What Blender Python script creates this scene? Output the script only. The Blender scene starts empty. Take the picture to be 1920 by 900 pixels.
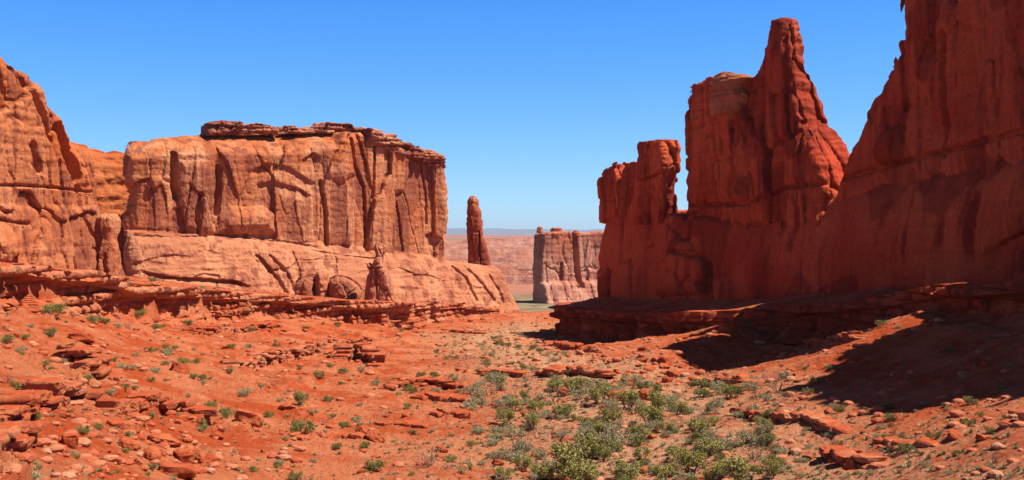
import bpy, math, random
import numpy as np
from mathutils import Vector

# ------------------------------------------------------------------ camera, sky, sun, exposure
FPX = 2059.0                      # focal length in pixels of the 1920 wide photograph
HOR = 440.0
sc = bpy.context.scene
cam_d = bpy.data.cameras.new('camera'); cam = bpy.data.objects.new('camera', cam_d)
sc.collection.objects.link(cam); sc.camera = cam
cam.location = (0, 0, 0); cam.rotation_euler = (math.radians(90), 0, 0)
cam_d.sensor_width = 36; cam_d.lens = 36 * FPX / 1920; cam_d.shift_y = -10 / 1920
cam_d.clip_start = 0.5; cam_d.clip_end = 200000
SUN_EL = math.radians(58); SUN_AZ = math.radians(99)      # clockwise from +Y (the view direction)
S = Vector((math.sin(SUN_AZ) * math.cos(SUN_EL), math.cos(SUN_AZ) * math.cos(SUN_EL), math.sin(SUN_EL)))
w = bpy.data.worlds.new('World'); sc.world = w; w.use_nodes = True
nt = w.node_tree; nt.nodes.clear()
sky = nt.nodes.new('ShaderNodeTexSky'); sky.sky_type = 'NISHITA'; sky.sun_disc = False
sky.sun_elevation = SUN_EL; sky.sun_rotation = SUN_AZ
sky.altitude = 1500; sky.air_density = 1.0; sky.dust_density = 0.05; sky.ozone_density = 3.0
bg = nt.nodes.new('ShaderNodeBackground'); bg.inputs[1].default_value = 0.056
wo = nt.nodes.new('ShaderNodeOutputWorld')
tint = nt.nodes.new('ShaderNodeMix'); tint.data_type = 'RGBA'; tint.blend_type = 'MULTIPLY'; tint.inputs[0].default_value = 1
# paler towards the horizon, deeper blue in the band above it
tc = nt.nodes.new('ShaderNodeTexCoord'); sx = nt.nodes.new('ShaderNodeSeparateXYZ'); nt.links.new(tc.outputs['Generated'], sx.inputs[0])
mr = nt.nodes.new('ShaderNodeMapRange'); mr.inputs[1].default_value = 0.0; mr.inputs[2].default_value = 0.24; nt.links.new(sx.outputs[2], mr.inputs[0])
tg = nt.nodes.new('ShaderNodeMix'); tg.data_type = 'RGBA'; nt.links.new(mr.outputs[0], tg.inputs[0])
tg.inputs[6].default_value = (0.78, 1.08, 1.48, 1); tg.inputs[7].default_value = (0.27, 1.02, 1.85, 1)
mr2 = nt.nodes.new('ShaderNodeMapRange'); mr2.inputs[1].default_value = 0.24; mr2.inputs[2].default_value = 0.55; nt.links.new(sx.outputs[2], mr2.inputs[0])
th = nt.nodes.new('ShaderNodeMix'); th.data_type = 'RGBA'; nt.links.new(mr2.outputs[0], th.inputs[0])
nt.links.new(tg.outputs[2], th.inputs[6]); th.inputs[7].default_value = (0.58, 0.38, 0.46, 1)  # overhead sky, out of view: added dim reddish tint to darken and redden shade
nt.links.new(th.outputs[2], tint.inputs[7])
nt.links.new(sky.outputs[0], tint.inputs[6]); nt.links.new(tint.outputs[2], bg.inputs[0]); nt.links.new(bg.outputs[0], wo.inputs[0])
sd = bpy.data.lights.new('sun', 'SUN'); sd.energy = 5.0; sd.angle = math.radians(0.53); sd.color = (1.0, 0.945, 0.85)
so = bpy.data.objects.new('sun', sd); sc.collection.objects.link(so)
so.rotation_euler = S.to_track_quat('Z', 'Y').to_euler()
sc.view_settings.view_transform = 'Standard'; sc.view_settings.look = 'None'
sc.view_settings.gamma = 1; sc.view_settings.use_curve_mapping = False
sc.view_settings.exposure = 0.92
sc.cycles.use_denoising = True
sc.cycles.max_bounces = 6; sc.cycles.diffuse_bounces = 2; sc.cycles.glossy_bounces = 2

rng = np.random.RandomState(7)
random.seed(7)

# ------------------------------------------------------------------ noise
PERM = np.arange(256, dtype=np.int32); np.random.RandomState(3).shuffle(PERM); PERM = np.concatenate([PERM, PERM])
RV = np.random.RandomState(5).rand(256).astype(np.float32) * 2 - 1
def _f(t): return t * t * t * (t * (t * 6 - 15) + 10)
def n2(x, y, seed=0):
    x = np.asarray(x, np.float32) + seed * 17.31; y = np.asarray(y, np.float32) + seed * 9.77
    xi = np.floor(x).astype(np.int32); yi = np.floor(y).astype(np.int32)
    xf = x - xi; yf = y - yi; u = _f(xf); v = _f(yf)
    a = PERM[xi & 255]; b = PERM[(xi + 1) & 255]; y0 = yi & 255; y1 = (yi + 1) & 255
    g = lambda h, dx, dy: RV[h] * dx + RV[(h + 77) & 255] * dy
    aa = g(PERM[a + y0], xf, yf); ab = g(PERM[a + y1], xf, yf - 1)
    ba = g(PERM[b + y0], xf - 1, yf); bb = g(PERM[b + y1], xf - 1, yf - 1)
    return ((aa + u * (ba - aa)) + v * ((ab + u * (bb - ab)) - (aa + u * (ba - aa)))) * 1.6
def n3(x, y, z, seed=0):
    x = np.asarray(x, np.float32) + seed * 17.31; y = np.asarray(y, np.float32) + seed * 9.77; z = np.asarray(z, np.float32) + seed * 5.13
    xi = np.floor(x).astype(np.int32); yi = np.floor(y).astype(np.int32); zi = np.floor(z).astype(np.int32)
    xf = x - xi; yf = y - yi; zf = z - zi; u = _f(xf); v = _f(yf); t = _f(zf)
    out = 0
    for i in (0, 1):
        A = PERM[(xi + i) & 255]
        for j in (0, 1):
            B = PERM[A + ((yi + j) & 255)]
            for k in (0, 1):
                h = PERM[B + ((zi + k) & 255)]
                gr = RV[h] * (xf - i) + RV[(h + 77) & 255] * (yf - j) + RV[(h + 151) & 255] * (zf - k)
                out = out + gr * (u if i else 1 - u) * (v if j else 1 - v) * (t if k else 1 - t)
    return out * 1.6
def fbm2(x, y, o=4, seed=0, g=0.5):
    s = 0; a = 1.0; f = 1.0
    for i in range(o): s = s + a * n2(x * f, y * f, seed + i); a *= g; f *= 2.03
    return s
def fbm3(x, y, z, o=3, seed=0, g=0.5):
    s = 0; a = 1.0; f = 1.0
    for i in range(o): s = s + a * n3(x * f, y * f, z * f, seed + i); a *= g; f *= 2.03
    return s
def voro(x, y, seed=0):
    """F1, F2, two cell randoms and the offset to the cell point"""
    x = np.asarray(x, np.float32) + seed * 13.7; y = np.asarray(y, np.float32) + seed * 7.3
    xi = np.floor(x).astype(np.int32); yi = np.floor(y).astype(np.int32)
    f1 = np.full(x.shape, 9, np.float32); f2 = f1.copy(); r1 = np.zeros_like(f1); r2 = r1.copy(); ox = r1.copy(); oy = r1.copy()
    for i in (-1, 0, 1):
        for j in (-1, 0, 1):
            h = PERM[PERM[(xi + i) & 255] + ((yi + j) & 255)]
            px = xi + i + RV[h] * .42 + .5; py = yi + j + RV[(h + 91) & 255] * .42 + .5
            dx = x - px; dy = y - py; d = np.sqrt(dx * dx + dy * dy)
            m = d < f1
            f2 = np.where(m, f1, np.minimum(f2, d))
            r1 = np.where(m, RV[(h + 31) & 255], r1); r2 = np.where(m, RV[(h + 133) & 255], r2)
            ox = np.where(m, dx, ox); oy = np.where(m, dy, oy); f1 = np.where(m, d, f1)
    return f1, f2, r1, r2, ox, oy
def sstep(a, b, x):
    t = np.clip((x - a) / (b - a), 0, 1); return t * t * (3 - 2 * t)

# ------------------------------------------------------------------ linking, naming
C = sc.collection
def tag(o, label=None, cat=None, group=None, kind=None):
    if label: o['label'] = label
    if cat: o['category'] = cat
    if group: o['group'] = group
    if kind: o['kind'] = kind
    return o
def empty(name, loc, label, cat, group=None):
    o = bpy.data.objects.new(name, None); C.objects.link(o); o.location = loc; o.empty_display_size = 1
    return tag(o, label, cat, group)
def mesh_obj(name, V, Fc, mat, parent=None, smooth=True, base=None):
    """V world coordinates (n,3); faces an (m,3|4) array"""
    V = np.asarray(V, np.float32)
    if base is None: base = parent.location if parent else Vector((float(V[:, 0].mean()), float(V[:, 1].mean()), float(V[:, 2].min())))
    V = V - np.array(base, np.float32)
    me = bpy.data.meshes.new(name); Fc = np.asarray(Fc, np.int32); k = Fc.shape[1]
    me.vertices.add(len(V)); me.vertices.foreach_set('co', V.ravel())
    me.loops.add(Fc.size); me.loops.foreach_set('vertex_index', Fc.ravel())
    me.polygons.add(len(Fc)); me.polygons.foreach_set('loop_start', np.arange(0, Fc.size, k, dtype=np.int32))
    me.polygons.foreach_set('use_smooth', np.full(len(Fc), smooth))
    me.update(calc_edges=True); me.validate()
    if mat: me.materials.append(mat)
    o = bpy.data.objects.new(name, me); C.objects.link(o)
    if parent: o.parent = parent
    else: o.location = base
    return o

# ------------------------------------------------------------------ materials
def srgb(r, g, b):
    f = lambda c: (c / 255 / 12.92) if c < 10 else ((c / 255 + .055) / 1.055) ** 2.4
    return (f(r), f(g), f(b), 1)
class M:
    def __init__(s, name, rough=.9, spec=.15):
        s.m = bpy.data.materials.new(name); s.m.use_nodes = True; s.t = s.m.node_tree; s.t.nodes.clear()
        s.o = s.n('ShaderNodeOutputMaterial'); s.b = s.n('ShaderNodeBsdfPrincipled')
        s.b.inputs['Roughness'].default_value = rough; s.b.inputs['Specular IOR Level'].default_value = spec
        s.l(s.b.outputs[0], s.o.inputs[0])
    def n(s, k): return s.t.nodes.new(k)
    def l(s, a, b): s.t.links.new(a, b)
    def geo(s): return s.n('ShaderNodeNewGeometry').outputs['Position']
    def objc(s): return s.n('ShaderNodeTexCoord').outputs['Object']
    def mapv(s, v, sc_, off=(0, 0, 0)):
        q = s.n('ShaderNodeMapping'); q.inputs['Scale'].default_value = sc_; q.inputs['Location'].default_value = off
        s.l(v, q.inputs[0]); return q.outputs[0]
    def noise(s, v, scale, det=4, rough=.55, dist=0):
        q = s.n('ShaderNodeTexNoise'); q.inputs['Scale'].default_value = scale; q.inputs['Detail'].default_value = det
        q.inputs['Roughness'].default_value = rough; q.inputs['Distortion'].default_value = dist
        s.l(v, q.inputs['Vector']); return q.outputs[0]
    def voro(s, v, scale, feat='F1'):
        q = s.n('ShaderNodeTexVoronoi'); q.feature = feat; q.inputs['Scale'].default_value = scale; s.l(v, q.inputs['Vector']); return q.outputs[0]
    def ramp(s, f, a, b, lo=0., hi=1.):
        q = s.n('ShaderNodeMapRange'); q.interpolation_type = 'SMOOTHSTEP'
        q.inputs[1].default_value = a; q.inputs[2].default_value = b; q.inputs[3].default_value = lo; q.inputs[4].default_value = hi
        s.l(f, q.inputs[0]); return q.outputs[0]
    def mix(s, f, a, b, mode='MIX'):
        q = s.n('ShaderNodeMix'); q.data_type = 'RGBA'; q.blend_type = mode
        for v, i in ((f, 0), (a, 6), (b, 7)):
            if hasattr(v, 'links'): s.l(v, q.inputs[i])
            else: q.inputs[i].default_value = v
        return q.outputs[2]
    def math(s, op, a, b=None):
        q = s.n('ShaderNodeMath'); q.operation = op
        for v, i in ((a, 0), (b, 1)):
            if v is None: continue
            if hasattr(v, 'links'): s.l(v, q.inputs[i])
            else: q.inputs[i].default_value = v
        return q.outputs[0]
    def z(s, v):
        q = s.n('ShaderNodeSeparateXYZ'); s.l(v, q.inputs[0]); return q.outputs[2]
    def bump(s, h, dist, strength=1., prev=None):
        q = s.n('ShaderNodeBump'); q.inputs['Distance'].default_value = dist; q.inputs['Strength'].default_value = strength
        s.l(h, q.inputs['Height'])
        if prev: s.l(prev, q.inputs['Normal'])
        return q.outputs[0]
    def fin(s, col, nrm=None):
        s.l(col, s.b.inputs['Base Color'])
        if nrm: s.l(nrm, s.b.inputs['Normal'])
        return s.m

def rock_mat(name, main, pale, varnish, strata, vz=(0.30, 0.022), zbrow=None, brow=None, bumpd=.35, vth=(.50, .62), fine=1., zlow=None, low=None, apron=None, tonek=.5, sand=None):
    m = M(name, .88, .12); p = m.geo()
    big = m.noise(p, .035, 4, .6)
    col = m.mix(m.ramp(big, .38, .64), main, pale)
    st = m.noise(m.mapv(p, (.03, .03, .55)), 1.0, 5, .65)
    col = m.mix(m.ramp(st, .52, .70, 0, .6), col, strata)
    if brow:
        zz = m.math('ADD', m.z(p), m.ramp(m.noise(p, .09, 3), .3, .7, -9, 9))
        col = m.mix(m.ramp(zz, zbrow[0], zbrow[1]), col, brow)
    if low:
        zz = m.math('ADD', m.z(p), m.ramp(m.noise(p, .12, 3), .3, .7, -2, 2))
        col = m.mix(m.ramp(zz, zlow[0], zlow[1]), low, col)
    if apron:
        az_ = m.n('ShaderNodeAttribute'); az_.attribute_name = 'zone'; col = m.mix(az_.outputs['Fac'], col, apron)
    tn = m.n('ShaderNodeAttribute'); tn.attribute_name = 'tone'
    tf = m.ramp(tn.outputs['Fac'], .30, .42, 0, tonek)
    if apron: tf = m.math('MULTIPLY', tf, m.ramp(az_.outputs['Fac'], 0, 1, 1, .3))
    col = m.mix(tf, col, varnish)
    col = m.mix(m.ramp(tn.outputs['Fac'], -.52, -.40, tonek * .9, 0), col, pale)
    # desert varnish runs down the face in streaks and curtains
    v1 = m.noise(m.mapv(p, (vz[0], vz[0], vz[1])), 1.0, 5, .62, .4)
    v2 = m.noise(m.mapv(p, (.55, .55, .02)), 1.0, 4, .6)
    patch = m.noise(p, .05, 3)
    vm = m.math('MULTIPLY', m.ramp(v1, vth[0], vth[1]), m.ramp(patch, .38, .58))
    col = m.mix(m.math('MULTIPLY', vm, .85), col, varnish)
    col = m.mix(m.math('MULTIPLY', m.ramp(v2, .55, .72), .35), col, varnish)
    col = m.mix(m.math('MULTIPLY', m.ramp(v2, .30, .42, 1, 0), .30), col, pale)
    g = m.noise(p, 1.3, 6, .7)
    col = m.mix(.45, col, m.mix(m.ramp(g, .3, .7), (.55, .55, .55, 1), (1.35, 1.3, 1.25, 1)), 'MULTIPLY')
    n1 = m.noise(m.mapv(p, (1, 1, .45)), .55, 8, .68)
    nb = m.bump(n1, bumpd * 2.2, 1.)
    nb = m.bump(m.noise(m.mapv(p, (.3, .3, 1.5)), 1.0, 6, .6), bumpd, .5, nb)
    nb = m.bump(m.voro(m.mapv(p, (1, 1, .6)), .5 * fine, 'DISTANCE_TO_EDGE'), bumpd * .3, .35, nb)
    if sand:
        sn = m.n('ShaderNodeSeparateXYZ'); m.l(m.n('ShaderNodeNewGeometry').outputs['Normal'], sn.inputs[0])
        col = m.mix(m.math('MULTIPLY', m.ramp(sn.outputs[2], .72, .9), m.ramp(m.noise(p, .5, 4), .38, .52)), col, sand)
    return m.fin(col, nb)

L = lambda r, g, b, k=.72: (r * k, g * k, b * k, 1)
L2 = lambda r, g, b: L(r, g, b, .98)
MAT = {}
SAND = L(.50, .088, .026)
MAT['left'] = rock_mat('salmon sandstone', L(.56, .168, .064), L(.70, .30, .145), L(.27, .070, .040), L(.45, .115, .042),
                       zbrow=(26, 37), brow=L(.56, .150, .045), apron=L(.58, .215, .105), tonek=.55, vth=(.47, .60))
MAT['leftcliff'] = rock_mat('orange sandstone', L(.56, .165, .062), L(.66, .26, .12), L(.28, .075, .042), L(.45, .115, .042),
                       zbrow=(6, 24), brow=L(.56, .140, .038), vth=(.47, .6), tonek=.5)
MAT['saddle'] = rock_mat('bright orange slickrock', L(.54, .135, .038), L(.58, .18, .060), L(.42, .10, .035), L(.46, .10, .032), tonek=.2)
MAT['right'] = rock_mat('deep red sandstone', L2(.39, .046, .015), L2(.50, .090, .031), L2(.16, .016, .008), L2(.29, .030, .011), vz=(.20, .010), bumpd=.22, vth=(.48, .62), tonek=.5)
MAT['pillar'] = rock_mat('orange red sandstone', L(.47, .115, .045), L(.56, .19, .09), L(.26, .05, .025), L(.36, .07, .03), tonek=.4)
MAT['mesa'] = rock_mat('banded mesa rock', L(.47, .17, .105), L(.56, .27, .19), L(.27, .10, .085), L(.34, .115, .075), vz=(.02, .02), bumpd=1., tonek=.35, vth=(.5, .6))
MAT['apron'] = rock_mat('smooth salmon sandstone', L(.56, .19, .09), L(.60, .24, .125), L(.34, .10, .06), L(.46, .13, .06), tonek=.25)
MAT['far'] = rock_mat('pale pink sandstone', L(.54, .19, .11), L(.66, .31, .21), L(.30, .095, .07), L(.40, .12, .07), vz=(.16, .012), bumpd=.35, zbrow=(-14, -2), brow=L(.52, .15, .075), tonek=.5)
MAT['ledge'] = rock_mat('layered red sandstone', L(.46, .110, .042), L(.56, .21, .105), L(.32, .060, .026), L(.38, .070, .027), bumpd=.25, vth=(.6, .8), fine=3, sand=SAND, apron=L(.60, .24, .125))
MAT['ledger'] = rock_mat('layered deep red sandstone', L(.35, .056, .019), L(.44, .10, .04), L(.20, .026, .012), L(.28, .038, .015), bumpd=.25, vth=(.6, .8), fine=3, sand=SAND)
MAT['knob'] = rock_mat('orange layered sandstone', L(.50, .14, .055), L(.60, .22, .11), L(.34, .07, .03), L(.40, .09, .035), tonek=.2)
MAT['cap'] = rock_mat('dark caprock', L(.42, .105, .045), L(.56, .23, .13), L(.18, .045, .028), L(.28, .07, .038), bumpd=.25, tonek=.6)

def boulder_mat(name, a, b, c):
    m = M(name, .88, .12); p = m.objc(); oi = m.n('ShaderNodeObjectInfo').outputs['Random']
    gp = m.geo()
    col = m.mix(oi, a, b)
    col = m.mix(m.ramp(m.noise(gp, .6, 4), .45, .68), col, c)
    col = m.mix(.4, col, m.mix(m.noise(gp, 5, 4), (.6, .6, .6, 1), (1.4, 1.35, 1.3, 1)), 'MULTIPLY')
    return m.fin(col, m.bump(m.noise(gp, 2.2, 6, .65), .22))
MAT['boulder'] = boulder_mat('fallen sandstone', L(.46, .090, .030), L(.52, .14, .055), L(.38, .062, .020))
MAT['boulder_pale'] = boulder_mat('bleached sandstone', L(.47, .16, .075), L(.52, .22, .12), L(.44, .11, .04))

def ground_mat():
    m = M('red desert soil', .95, .05); p = m.geo()
    col = m.mix(m.ramp(m.noise(p, .07, 6, .65), .42, .58), L(.49, .080, .022), L(.60, .175, .075))
    col = m.mix(m.ramp(m.noise(p, .35, 5, .65), .50, .68, 0, .65), col, L(.64, .26, .135))
    col = m.mix(m.ramp(m.noise(m.mapv(p, (1, 1, 3)), .9, 5, .65), .55, .75, 0, .6), col, L(.38, .055, .018))
    # painted attribute: dry grass and pale gravel of the wash
    at = m.n('ShaderNodeAttribute'); at.attribute_name = 'wash'
    wm = m.math('MULTIPLY', at.outputs['Fac'], m.ramp(m.noise(p, .55, 5, .65), .34, .52))
    wc = m.mix(m.ramp(m.noise(p, 1.6, 4), .4, .65), L(.66, .33, .19), L(.42, .28, .145))
    col = m.mix(wm, col, wc)
    at2 = m.n('ShaderNodeAttribute'); at2.attribute_name = 'plain'
    far = m.mix(m.ramp(m.noise(m.mapv(p, (.25, 1, 1)), .008, 7, .66), .42, .58), L(.42, .18, .115), L(.24, .155, .11))
    far = m.mix(m.ramp(m.noise(m.mapv(p, (.3, 1.2, 1)), .0012, 8, .7), .45, .57), far, L(.46, .19, .12))
    col = m.mix(at2.outputs['Fac'], col, far)
    at3 = m.n('ShaderNodeAttribute'); at3.attribute_name = 'green'
    col = m.mix(m.math('MULTIPLY', at3.outputs['Fac'], m.ramp(m.noise(m.mapv(p, (.5, 1, 1)), .05, 5, .6), .3, .5, .55, 1)), col, m.mix(m.ramp(m.noise(m.mapv(p, (.35, 1, 1)), .12, 6, .7), .42, .56), L(.40, .27, .16), L(.17, .15, .075)))
    sp = m.voro(p, 2.6)
    col = m.mix(m.math('MULTIPLY', m.ramp(sp, .10, .22, .5, 0), m.ramp(m.noise(p, .22, 3), .48, .62)), col, L(.58, .34, .23))
    col = m.mix(.35, col, m.mix(m.noise(p, 3.5, 5, .7), (.5, .5, .5, 1), (1.45, 1.4, 1.35, 1)), 'MULTIPLY')
    nb = m.bump(m.noise(p, 1.1, 8, .72), .75)
    nb = m.bump(m.voro(p, 2.6), -.12, .7, nb)
    return m.fin(col, nb)
MAT['ground'] = ground_mat()

def leaf_mat(name, a, b, c):
    m = M(name, .75, .1); oi = m.n('ShaderNodeObjectInfo').outputs['Random']; p = m.geo()
    col = m.mix(oi, a, b)
    col = m.mix(m.ramp(m.noise(p, 2.3, 3), .42, .66), col, c)
    m.b.inputs['Subsurface Weight'].default_value = 0
    return m.fin(col)
MAT['juniper'] = leaf_mat('juniper needles', L(.29, .265, .060), L(.37, .32, .09), L(.45, .38, .13))
MAT['sage'] = leaf_mat('sagebrush leaves', L(.42, .36, .19), L(.33, .29, .13), L(.52, .43, .25))
MAT['green'] = leaf_mat('blackbrush leaves', L(.25, .25, .06), L(.32, .30, .085), L(.20, .17, .06))
MAT['dry'] = leaf_mat('dry grass blades', L(.42, .36, .20), L(.36, .34, .20), L(.30, .27, .15))
MAT['wood'] = leaf_mat('weathered wood', L(.11, .075, .055), L(.16, .12, .095), L(.22, .17, .14))
MAT['twig'] = leaf_mat('grey twigs', L(.26, .18, .145), L(.20, .14, .12), L(.30, .23, .19))

# ------------------------------------------------------------------ pixel helpers
def W(px, D): return np.array([(px - 960) / FPX * D, D])
def P3(px, py, D): return ((px - 960) / FPX * D, D, (HOR - py) / FPX * D)

def line_d(pl, U, Z):
    pl = np.asarray(pl, np.float32); best = np.full(U.shape, 1e9, np.float32)
    for a, b in zip(pl[:-1], pl[1:]):
        e = b - a; t = np.clip(((U - a[0]) * e[0] + (Z - a[1]) * e[1]) / (float(e @ e) + 1e-9), 0, 1)
        best = np.minimum(best, np.sqrt((U - a[0] - t * e[0]) ** 2 + (Z - a[1] - t * e[1]) ** 2))
    return best

# ------------------------------------------------------------------ terrain height
# (px, py, D) triplets: the open floor of the valley and its slopes
LOW = [(-500,900,50),(-500,700,75),(-400,600,110),(0,900,60),(0,800,76),(0,700,103),(0,620,138),(0,562,162),(-200,540,136),
 (150,800,92),(150,700,120),(100,600,165),(180,582,203),(260,602,220),(300,900,84),(300,800,108),(300,700,145),(300,640,188),
 (400,598,262),(450,640,222),(560,592,305),(640,604,332),(600,900,104),(600,800,135),(600,700,190),(600,640,262),(700,622,340),(760,612,360),(850,592,408),(930,589,468),
 (800,900,108),(800,800,137),(800,700,196),(850,660,250),(900,630,306),(1000,900,110),(1000,800,138),(1000,700,188),(1000,650,246),(1000,604,380),(985,588,470),
 (1048,632,314),(1080,660,262),(1120,640,290),(1200,642,268),(1250,700,186),(1250,800,134),(1250,900,107),(1400,632,230),(1400,700,168),(1400,800,125),(1400,900,100),
 (1550,640,200),(1600,606,197),(1700,612,178),(1700,700,140),(1700,800,106),(1700,900,82),(1920,700,116),(1920,800,88),(1920,900,68),(1920,602,146),
 (2100,590,127),(2300,700,95),(2400,900,60),(1380,612,236),(1300,650,222),(1740,566,176),(1650,632,168),(1530,690,162),(1000,1200,70),(300,1200,56),(1700,1200,46),(1000,2300,20),(-1500,1700,20),(3500,1700,20),(960,3500,12)]
LEFT_PATH = [(-320,474,118),(-150,486,140),(0,498,165),(100,506,186),(180,514,206),(240,532,222),(320,540,244),(400,546,266),(480,553,288),(550,560,308),(610,565,330),(660,566,338),(720,568,346),(780,570,368),(850,573,410),(930,581,470)]
LEFT_BASE = [540,545,562,572,582,602,600,597,594,592,596,612,628,606,592,587]
RIGHT_PATH = [(1066,571,352),(1049,577,324),(1075,581,308),(1130,585,294),(1200,588,276),(1300,588,254),(1400,584,235),(1500,578,217),(1600,568,200),(1690,556,184),(1760,540,172),(1840,536,160),(1920,532,150),(2080,528,132),(2300,520,112)]
RIGHT_BASE = [600,634,640,648,650,648,640,630,620,612,604,602,600,592,590]
BENCH = [(x, y, d) for x, y, d in LEFT_PATH + RIGHT_PATH] + [(-300,480,250),(0,495,275),(245,520,296),(232,524,425),(600,556,430),(840,566,480),(940,571,492),(600,540,600),(0,495,400),
 (1125,557,330),(1240,556,305),(1400,552,272),(1575,546,233),(1750,536,208),(1920,528,190),(2200,520,165),(1900,500,330),(1500,530,420),(2300,500,300),(1700,520,400)]
def rbf(pts):
    P = np.array([P3(*p) for p in pts]); X = P[:, :2] / 100; n = len(P)
    d = np.linalg.norm(X[:, None] - X[None], axis=2); K = np.where(d > 0, d * d * np.log(d + 1e-9), 0) + np.eye(n) * .004
    A = np.zeros((n + 3, n + 3)); A[:n, :n] = K; A[:n, n] = 1; A[:n, n + 1:] = X; A[n, :n] = 1; A[n + 1:, :n] = X.T
    c = np.linalg.solve(A, np.concatenate([P[:, 2], [0, 0, 0]]))
    def f(x, y):
        x = np.asarray(x, np.float32) / 100; y = np.asarray(y, np.float32) / 100
        s = c[n] + c[n + 1] * x + c[n + 2] * y
        for i in range(n):
            r2 = (x - X[i, 0]) ** 2 + (y - X[i, 1]) ** 2 + 1e-12
            s = s + np.float32(c[i] * .5) * r2 * np.log(r2)
        return s
    return f
f_low = rbf(LOW); f_bench = rbf(BENCH)
LP = np.array([[-78., -80.], [-76., 60.]] + [list(W(p[0], p[2])) for p in LEFT_PATH]); RP = np.array([list(W(p[0], p[2])) for p in RIGHT_PATH] + [[76., 60.], [78., -80.]])
def side_dist(path, x, y, sign):
    """signed distance to the polyline, positive on the bench side"""
    best = np.full(x.shape, 1e9, np.float32); sg = np.zeros_like(best)
    for a, b in zip(path[:-1], path[1:]):
        e = b - a; l2 = e @ e
        t = np.clip(((x - a[0]) * e[0] + (y - a[1]) * e[1]) / l2, 0, 1)
        dx = x - a[0] - t * e[0]; dy = y - a[1] - t * e[1]; d = np.sqrt(dx * dx + dy * dy)
        cr = e[0] * (y - a[1]) - e[1] * (x - a[0])
        m = d < best - 1e-4; best = np.where(m, d, best); sg = np.where(m, np.sign(cr), sg)
    return best * sg * sign
def height(x, y, detail=True):
    x = np.asarray(x, np.float32); y = np.asarray(y, np.float32)
    yc = np.clip(y, 20, 620); k = yc / np.maximum(y, 1); xc = np.clip(np.where(y > 620, x * k, x), -260, 260)
    lo = f_low(np.clip(xc, -200, 150), np.minimum(yc, 520)); be = f_bench(xc, yc)
    dl = side_dist(LP, x, y, 1); dr = side_dist(RP, x, y, 1)
    db = np.maximum(dl, np.where(y > 60, dr, -9))
    db = np.where(y > 505, -1, db)
    bm = sstep(.6, 2.4, db) * sstep(70, 100, y)
    be = np.minimum(be, 2)
    if detail:
        # small ledges that follow the contours of the slopes
        spur = lambda a, b, wd: np.exp(-(line_d([W(*a), W(*b)], x, y) / wd) ** 2)
        lo = lo + 2.4 * spur((1395, 236), (1215, 192), 7) + 1.6 * spur((1740, 176), (1540, 162), 7) + 1.2 * spur((1100, 290), (1010, 262), 6)
        warp = .8 * fbm2(x / 34, y / 34, 3, 11) + .22 * fbm2(x / 4.5, y / 4.5, 3, 14)
        st = 1.5; q = (lo + warp) / st; fr = q - np.floor(q)
        fr2 = sstep(.42, .54, fr)
        tm = sstep(.02, .35, fbm2(x / 30, y / 19, 3, 21) + .25 * fbm2(x / 6, y / 6, 2, 25)) * (1 - .8 * WASH(x, y))
        tm = tm * (1 - .75 * sstep(20, 40, x)); lo = lo + (fr2 - fr) * st * .95 * tm
        dd = sstep(15, 60, y)
        lo = lo + dd * (.55 * fbm2(x / 17, y / 17, 3, 31) + .22 * fbm2(x / 2.6, y / 2.6, 3, 35) + .10 * np.abs(fbm2(x / .9, y / .9, 2, 41)) * (1 + 2 * tm))
        # rubble spurs below the right hand wall
        be = be + .35 * fbm2(x / 9, y / 9, 3, 51) + .08 * fbm2(x / 1.3, y / 1.3, 2, 55)
    lo = lo - 1.1 * np.exp(-((db + 1.5) / 3.5) ** 2)
    h = lo * (1 - bm) + be * bm
    r = np.sqrt(x * x + y * y)
    pl = -55 + 0 * x
    if detail:
        g = fbm2(x / 420, y / 420, 4, 61)
        terr = lambda v, s_: (np.floor(v / s_) + sstep(.35, .6, v / s_ - np.floor(v / s_))) * s_
        pl = pl + sstep(1000, 1700, r) * terr(16 * g + 7, 5.0) * .9 + sstep(2500, 9000, r) * (40 * np.abs(fbm2(x / 3500, y / 3500, 5, 71)) + 18)
    k = sstep(500, 760, y); h = h * (1 - k) + pl * k
    return h
def WASH(x, y):
    cx = np.interp(y, [60, 110, 150, 190, 240, 300, 380], [18, 14, 16, 12, -4, -8, 6])
    wd = np.interp(y, [60, 110, 150, 190, 240, 300, 380], [22, 22, 20, 18, 12, 16, 14])
    return np.exp(-((x - cx) / wd) ** 2 * 1.2) * sstep(420, 330, y) * (0.9 + .3 * fbm2(x / 12, y / 12, 2, 81))

def ground_grid():
    na, nd = 1150, 1350
    az = np.tan(np.linspace(math.radians(-38), math.radians(38), na))
    t = np.linspace(0, 1, nd)
    # rows closer together where the photograph looks closest
    D = np.interp(t, [0, .06, .80, .90, 1], [math.log(12), math.log(52), math.log(500), math.log(3000), math.log(58000)]); D = np.exp(D)
    X = az[:, None] * D[None]; Y = np.repeat(D[None], na, 0)
    Z = height(X, Y)
    V = np.stack([X, Y, Z], -1).reshape(-1, 3)
    i = np.arange(na - 1)[:, None] * nd + np.arange(nd - 1)[None]
    Fc = np.stack([i, i + nd, i + nd + 1, i + 1], -1).reshape(-1, 4)
    o = mesh_obj('ground', V, Fc, MAT['ground'], base=Vector((0, 0, 0)))
    me = o.data
    xf, yf = X.ravel(), Y.ravel()
    pxs = 960 + xf / yf * FPX
    for nm, val in (('wash', np.clip(WASH(xf, yf), 0, 1)), ('plain', sstep(560, 760, yf)),
                    ('green', sstep(700, 800, yf) * sstep(1040, 960, yf))):
        a = me.attributes.new(nm, 'FLOAT', 'POINT'); a.data.foreach_set('value', val.astype(np.float32))
    tag(o, 'red desert valley floor with sand, ledges and a brushy wash running to a flat horizon', 'ground', kind='structure')
    return o
ground_grid()

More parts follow.
